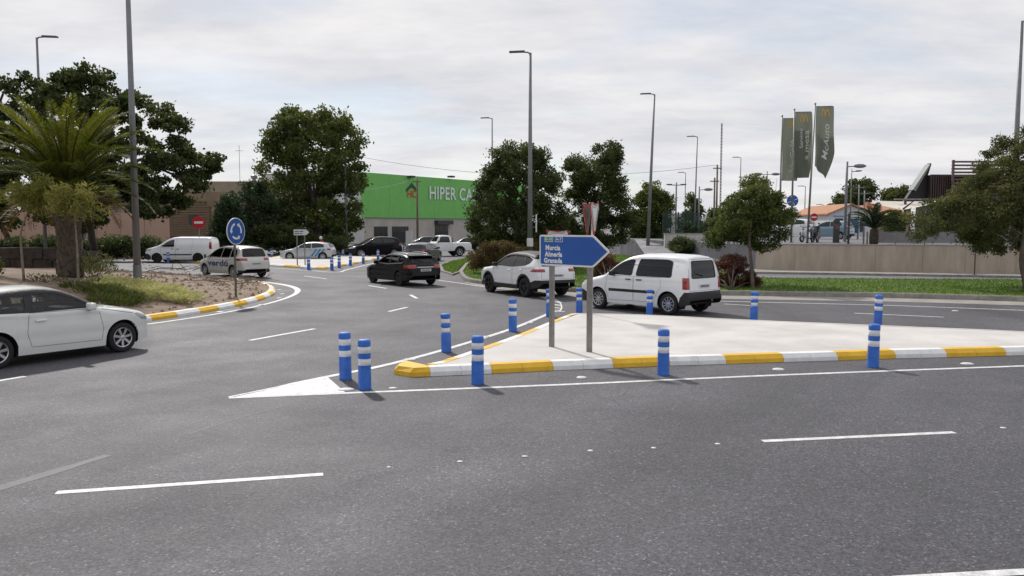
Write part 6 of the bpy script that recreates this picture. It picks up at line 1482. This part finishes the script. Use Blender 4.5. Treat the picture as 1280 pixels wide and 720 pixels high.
for px, lab in ((1079.5, 'left'), (1084, 'right')): 
    q = D(px, 300, 50); t_ = thing('steel_post', 'short steel post left of the terrace railing', 'post', (q.x, 50, TZ), 0, 'steel posts by the railing'); MB().lathe([(.05, 0), (.05, .72), (.045, .76), (.01, .78)], 10).build('shaft', 'steel', t_); MB().lathe([(.10, 0), (.10, .02), (.05, .03)], 10).build('base_plate', 'steel', t_)
q = D(1045, 300, 54); tt_ = thing('totem', 'dark narrow menu totem on the terrace in front of the pale blue car', 'totem', (q.x, 54, TZ)); MB().box(-.2, .2, -.08, .08, 0, D(1045, 275, 54).z - TZ).build('case', 'frame_dark', tt_, bevel=.02); MB().box(-.15, .15, -.09, -.081, .9, 1.25).build('panel', 'slat_brown', tt_); MB().box(-.28, .28, -.15, .15, -.02, .04).build('foot', 'lamp_grey', tt_)
q = D(1060.5, 300, 51); tt_ = thing('dark_post', 'slim black post on the terrace edge by the cobra head light', 'post', (q.x, 51, TZ)); MB().tube([(0, 0, 0), (0, 0, D(1060, 267, 51).z - TZ)], .07, 8).build('shaft', 'frame_dark', tt_); MB().box(-.14, .14, -.14, .14, -.02, .02).build('foot', 'frame_dark', tt_)

q = G(1218, 343.5, .125); tt_ = thing('wall_pipe', 'thin upright pipe against the beige retaining wall', 'pipe', q); MB().tube([(0, 0, 0), (0, 0, 1.75)], .035, 8).build('pipe', 'slat_brown', tt_); MB().box(-.08, .08, -.08, .08, -.01, .03).build('foot', 'lamp_grey', tt_)
# ------------------------------------------------------------ flags
leaf_mat('flag_cloth', (.145, .155, .125), (.15, .155, .125), (.16, .16, .13), .38); mat('flag_print', (.62, .62, .60), .7)
def flag(label, px_pole, y, top_px, w, h, tip, print_, seed, lean=0.0):
    b = Vector((D(px_pole, 300, y).x, y, TZ)); root = thing('flagpole', label, 'flag', b); H = D(px_pole, top_px, y).z - TZ
    MB().tube([(-lean, 0, -.05), (0, 0, H + .12)], [.075, .045], 10).build('pole', 'steel', root, smooth=True); MB().lathe([(.01, .0), (.07, .04), (.07, .09), (.01, .14)], 8).build('finial', 'steel', root).location = (0, 0, H + .1)
    MB().lathe([(.16, 0), (.16, .03), (.09, .05)], 10).build('base_plate', 'steel', root)
    MB().tube([(0, 0, H), (w, 0, H + .02)], .02, 6).build('top_arm', 'steel', root)
    rng = np.random.default_rng(seed)
    def S_(u, v, d=0.0):          # u 0..1 out from the pole, v 0..1 downwards
        right = w * (1 + (.10 * math.sin(v * 2.6) - tip * max(0, v - .62) ** 1.4)); z = H - h * v * (1 - .18 * (1 - u) * (tip > .5)) - .0
        x = .06 + right * u; yv = -.15 * math.sin(u * 5 + v * 7 + seed) * u * (.4 + v) - .06 * math.sin(u * 11 - v * 6) * (.3 + v) - d
        return (x + .05 * math.sin(v * 9 + seed) * u * v, yv, z)
    mb = MB(); nu, nv = 28, 90
    mb.v = [S_(i / nu, j / nv) for j in range(nv + 1) for i in range(nu + 1)]; mb.f = [(j * (nu + 1) + i, j * (nu + 1) + i + 1, (j + 1) * (nu + 1) + i + 1, (j + 1) * (nu + 1) + i) for j in range(nv) for i in range(nu)]
    cl = mb.build('cloth', 'flag_cloth', root, smooth=True, fix=False)
    # arches near the top
    for c0 in (.42, .62):
        m_ = MB(); vs_ = []
        for k in range(15):
            a = -1.5 + 3.0 * k / 14
            for rr_ in (.085, .125): vs_.append(S_(c0 + rr_ * math.sin(a) * .9, .155 - .115 * math.cos(a) * (rr_ / .125) ** .5 + .0, .02))
        m_.v = vs_; m_.f = [(2 * k, 2 * k + 1, 2 * k + 3, 2 * k + 2) for k in range(14)]; m_.build('arch_print', 'gold', cl, fix=False)
    for s_, uc, v_start, v_len, sz in print_:     # lettering runs upwards
        V, Fc = text_data(s_, 1, bold=.012); xs = [v[0] for v in V]; ys = [v[1] for v in V]; L_ = max(xs) - min(xs)
        bm = bmesh.new(); vv = [bm.verts.new((v[0] - min(xs), v[1], 0)) for v in V]
        for f_ in Fc:
            try: bm.faces.new([vv[i] for i in f_])
            except ValueError: pass
        bmesh.ops.triangulate(bm, faces=bm.faces[:], ngon_method='EAR_CLIP'); bmesh.ops.subdivide_edges(bm, edges=bm.edges[:], cuts=3, use_grid_fill=True); pts = [tuple(v.co) for v in bm.verts]; bm.verts.index_update(); fc = [tuple(v.index for v in f.verts) for f in bm.faces]; bm.free()
        MB().add([S_(uc - p[1] * sz, v_start - p[0] / L_ * v_len, .025) for p in pts], fc).build('lettering', 'flag_print', cl, fix=False)
flag('leftmost grey-green restaurant flag with café lettering behind another flag', 974, 56, 148, 1.05, 4.2, .1, [('McCafé', .72, .86, .52, .42)], 1)
flag('grey-green restaurant flag reading a mesa between two other flags', 989, 55, 140, 1.10, 4.35, .5, [('a mesa', .78, .72, .44, .40), ('Servicio', .42, .55, .30, .22)], 2)
flag('tallest separate grey-green restaurant flag with McAuto lettering', 1014.5, 53, 133, 1.12, 4.6, 1.6, [('McAuto', .72, .78, .52, .46)], 3, lean=.28)

# ------------------------------------------------------------ scooters and rider
def scooter(label, loc, heading, m, box=False):
    root = thing('scooter', label, 'scooter', loc, math.radians(heading))
    for x in (.62, -.62):
        w = bpy.data.objects.new('wheel', None); link(w, root); w.location = (x, 0, .24)
        MB().lathe([(.15, -.04), (.22, -.055), (.24, -.03), (.24, .03), (.22, .055), (.15, .04)], 18, axis='y', cap=False).build('tyre', 'tyre', w, smooth=True); MB().lathe([(.16, -.03), (.05, -.04), (.05, .04), (.16, .03)], 14, axis='y', cap=False).build('rim', 'alloy', w)
    slab(Fr((0, 0, 0), (0, -1)), round_poly([(-.78, .42), (-.20, .30), (.20, .26), (.28, .40), (-.05, .42), (-.14, .72), (-.80, .80), (-.90, .66)], .06), -.15, .15, 'body', m, root)
    slab(Fr((0, 0, 0), (0, -1)), round_poly([(.26, .28), (.40, .34), (.52, .70), (.46, 1.0), (.36, 1.02), (.40, .70)], .05), -.19, .19, 'leg_shield', m, root)
    MB().box(-.78, -.12, -.13, .13, .74, .84).build('seat', 'black_plastic', root, bevel=.04, smooth=True)
    MB().tube([(.62, 0, .24), (.42, 0, 1.05)], .035, 8).build('fork', 'steel', root); MB().tube([(.36, -.34, 1.08), (.42, 0, 1.02), (.36, .34, 1.08)], .018, 6).build('handlebar', 'black_plastic', root)
    MB().lathe([(.02, .0), (.08, .02), (.09, .08), (.02, .1)], 12, axis='x').build('headlight', 'lens_clear', root).location = (.46, 0, .93)
    for s in (1, -1): MB().tube([(.40, s * .25, 1.08), (.38, s * .32, 1.26)], .008, 5).build('mirror_stalk', 'black_plastic', root); MB().cbox((.38, s * .33, 1.29), (.03, .12, .08)).build('mirror', 'black_plastic', root)
    MB().add([(.47, -.18, 1.0), (.47, .18, 1.0), (.34, .16, 1.36), (.34, -.16, 1.36)], [(0, 1, 2, 3)]).build('screen', 'glass', root, fix=False)
    if box: MB().box(-1.12, -.80, -.2, .2, .80, 1.12).build('top_box', 'black_plastic', root, bevel=.05)
    return root
def skin(name, verts, edges, radii, root_i, m, parent, sub=2):
    me = bpy.data.meshes.new(name); bm = bmesh.new(); ly = bm.verts.layers.skin.verify(); vv = [bm.verts.new(v) for v in verts]
    for a, b in edges: bm.edges.new((vv[a], vv[b]))
    for i, v in enumerate(vv): r = radii[i]; v[ly].radius = r if hasattr(r, '__len__') else (r, r); v[ly].use_root = (i == root_i)
    bm.to_mesh(me); bm.free(); o = bpy.data.objects.new(name, me); C.objects.link(o); o.modifiers.new('k', 'SKIN').use_smooth_shade = True; o.modifiers.new('s', 'SUBSURF').levels = sub; o.modifiers['s'].render_levels = sub
    dg = bpy.context.evaluated_depsgraph_get(); m2 = bpy.data.meshes.new_from_object(o.evaluated_get(dg)); bpy.data.objects.remove(o); bpy.data.meshes.remove(me)
    m2.materials.clear(); m2.materials.append(M[m]); m2.polygons.foreach_set('use_smooth', [True] * len(m2.polygons)); o = bpy.data.objects.new(name, m2); link(o, parent); return o
mat('red_cloth', (.30, .02, .03), .8, var=.15, vscale=8); mat('dark_cloth', (.02, .022, .03), .85); mat('skin_tone', (.42, .25, .17), .6); mat('helmet', (.55, .55, .56), .25, coat=.6)
sp_ = G(397, 322.5); sp_.y += .5; SC = scooter('black scooter ridden past the far island by a person in red', sp_, 196, 'black_paint', True)
pr_ = thing('person', 'person in red jacket and pale helmet riding the black scooter', 'person', sp_, math.radians(196))
bv = [(-.35, 0, .90), (-.33, 0, 1.08), (-.27, 0, 1.28), (-.22, 0, 1.45), (-.20, 0, 1.55), (-.18, 0, 1.66)]; be = [(0, 1), (1, 2), (2, 3), (3, 4), (4, 5)]; brd = [(.15, .17), (.13, .16), (.14, .19), (.11, .15), .055, .08]
for s in (1, -1):
    n = len(bv); bv += [(-.22, s * .20, 1.42), (-.06, s * .30, 1.20), (.20, s * .33, 1.13), (.31, s * .33, 1.12), (-.33, s * .11, .90), (.08, s * .17, .82), (.05, s * .17, .42), (.20, s * .17, .34)]
    be += [(3, n), (n, n + 1), (n + 1, n + 2), (n + 2, n + 3), (0, n + 4), (n + 4, n + 5), (n + 5, n + 6), (n + 6, n + 7)]; brd += [.075, .06, .045, .035, .10, .085, .06, .045]
    k0 = n + 3
    for f_ in range(5):
        i = len(bv); off = (f_ - 2) * .018 * s; L_ = (.06, .075, .08, .075, .055)[f_]
        if f_ == 0: bv += [(.33, s * .33 - s * .05, 1.11), (.37, s * .33 - s * .06, 1.09)]
        else: bv += [(.31 + L_ * .6, s * .33 + off, 1.125), (.31 + L_ * .75, s * .33 + off, 1.075)]
        be += [(k0, i), (i, i + 1)]; brd += [.010, .008]
skin('body', bv, be, brd, 0, 'red_cloth', pr_, 1)
for s in (1, -1): skin('trouser_leg', [(-.33, s * .11, .90), (.08, s * .17, .82), (.05, s * .17, .44)], [(0, 1), (1, 2)], [.11, .095, .072], 0, 'dark_cloth', pr_, 1)
MB().lathe([(.02, -.14), (.11, -.12), (.135, -.03), (.13, .05), (.09, .12), (.02, .145)], 16).build('helmet', 'helmet', pr_, smooth=True).location = (-.18, 0, 1.70)
MB().lathe([(.03, -.06), (.09, -.045), (.095, .03), (.05, .06)], 12).build('face', 'skin_tone', pr_, smooth=True).location = (-.115, 0, 1.68)
q = D(1018.5, 303, 55); scooter('dark scooter parked on the terrace in front of the pale blue car', (q.x, 55, TZ), 235, 'grey_paint'); q = D(1009, 303, 57); scooter('white scooter parked on the terrace behind the flagpole', (q.x, 57, TZ), 215, 'white_paint', True)

# ------------------------------------------------------------ far hills
mb = MB(); n = 160; rng = np.random.default_rng(2)
for i in range(n + 1):
    x = -1400 + 2800 * i / n; h = 26 + 14 * pnoise((i * .09, 0, 3)) + 6 * pnoise((i * .35, 0, 7)); mb.v += [(x, 1300, -1), (x, 1420, h * .6), (x, 1600, h), (x, 1900, -1)]
mb.f = [(4 * i + k, 4 * i + 4 + k, 4 * i + 5 + k, 4 * i + 1 + k) for i in range(n) for k in range(3)]
mat('hill', (.20, .21, .21), .95, var=.15, vscale=.01); mb.build('hills', 'hill', smooth=True, kind='structure')  # distance haze is mixed into the grey hill colour
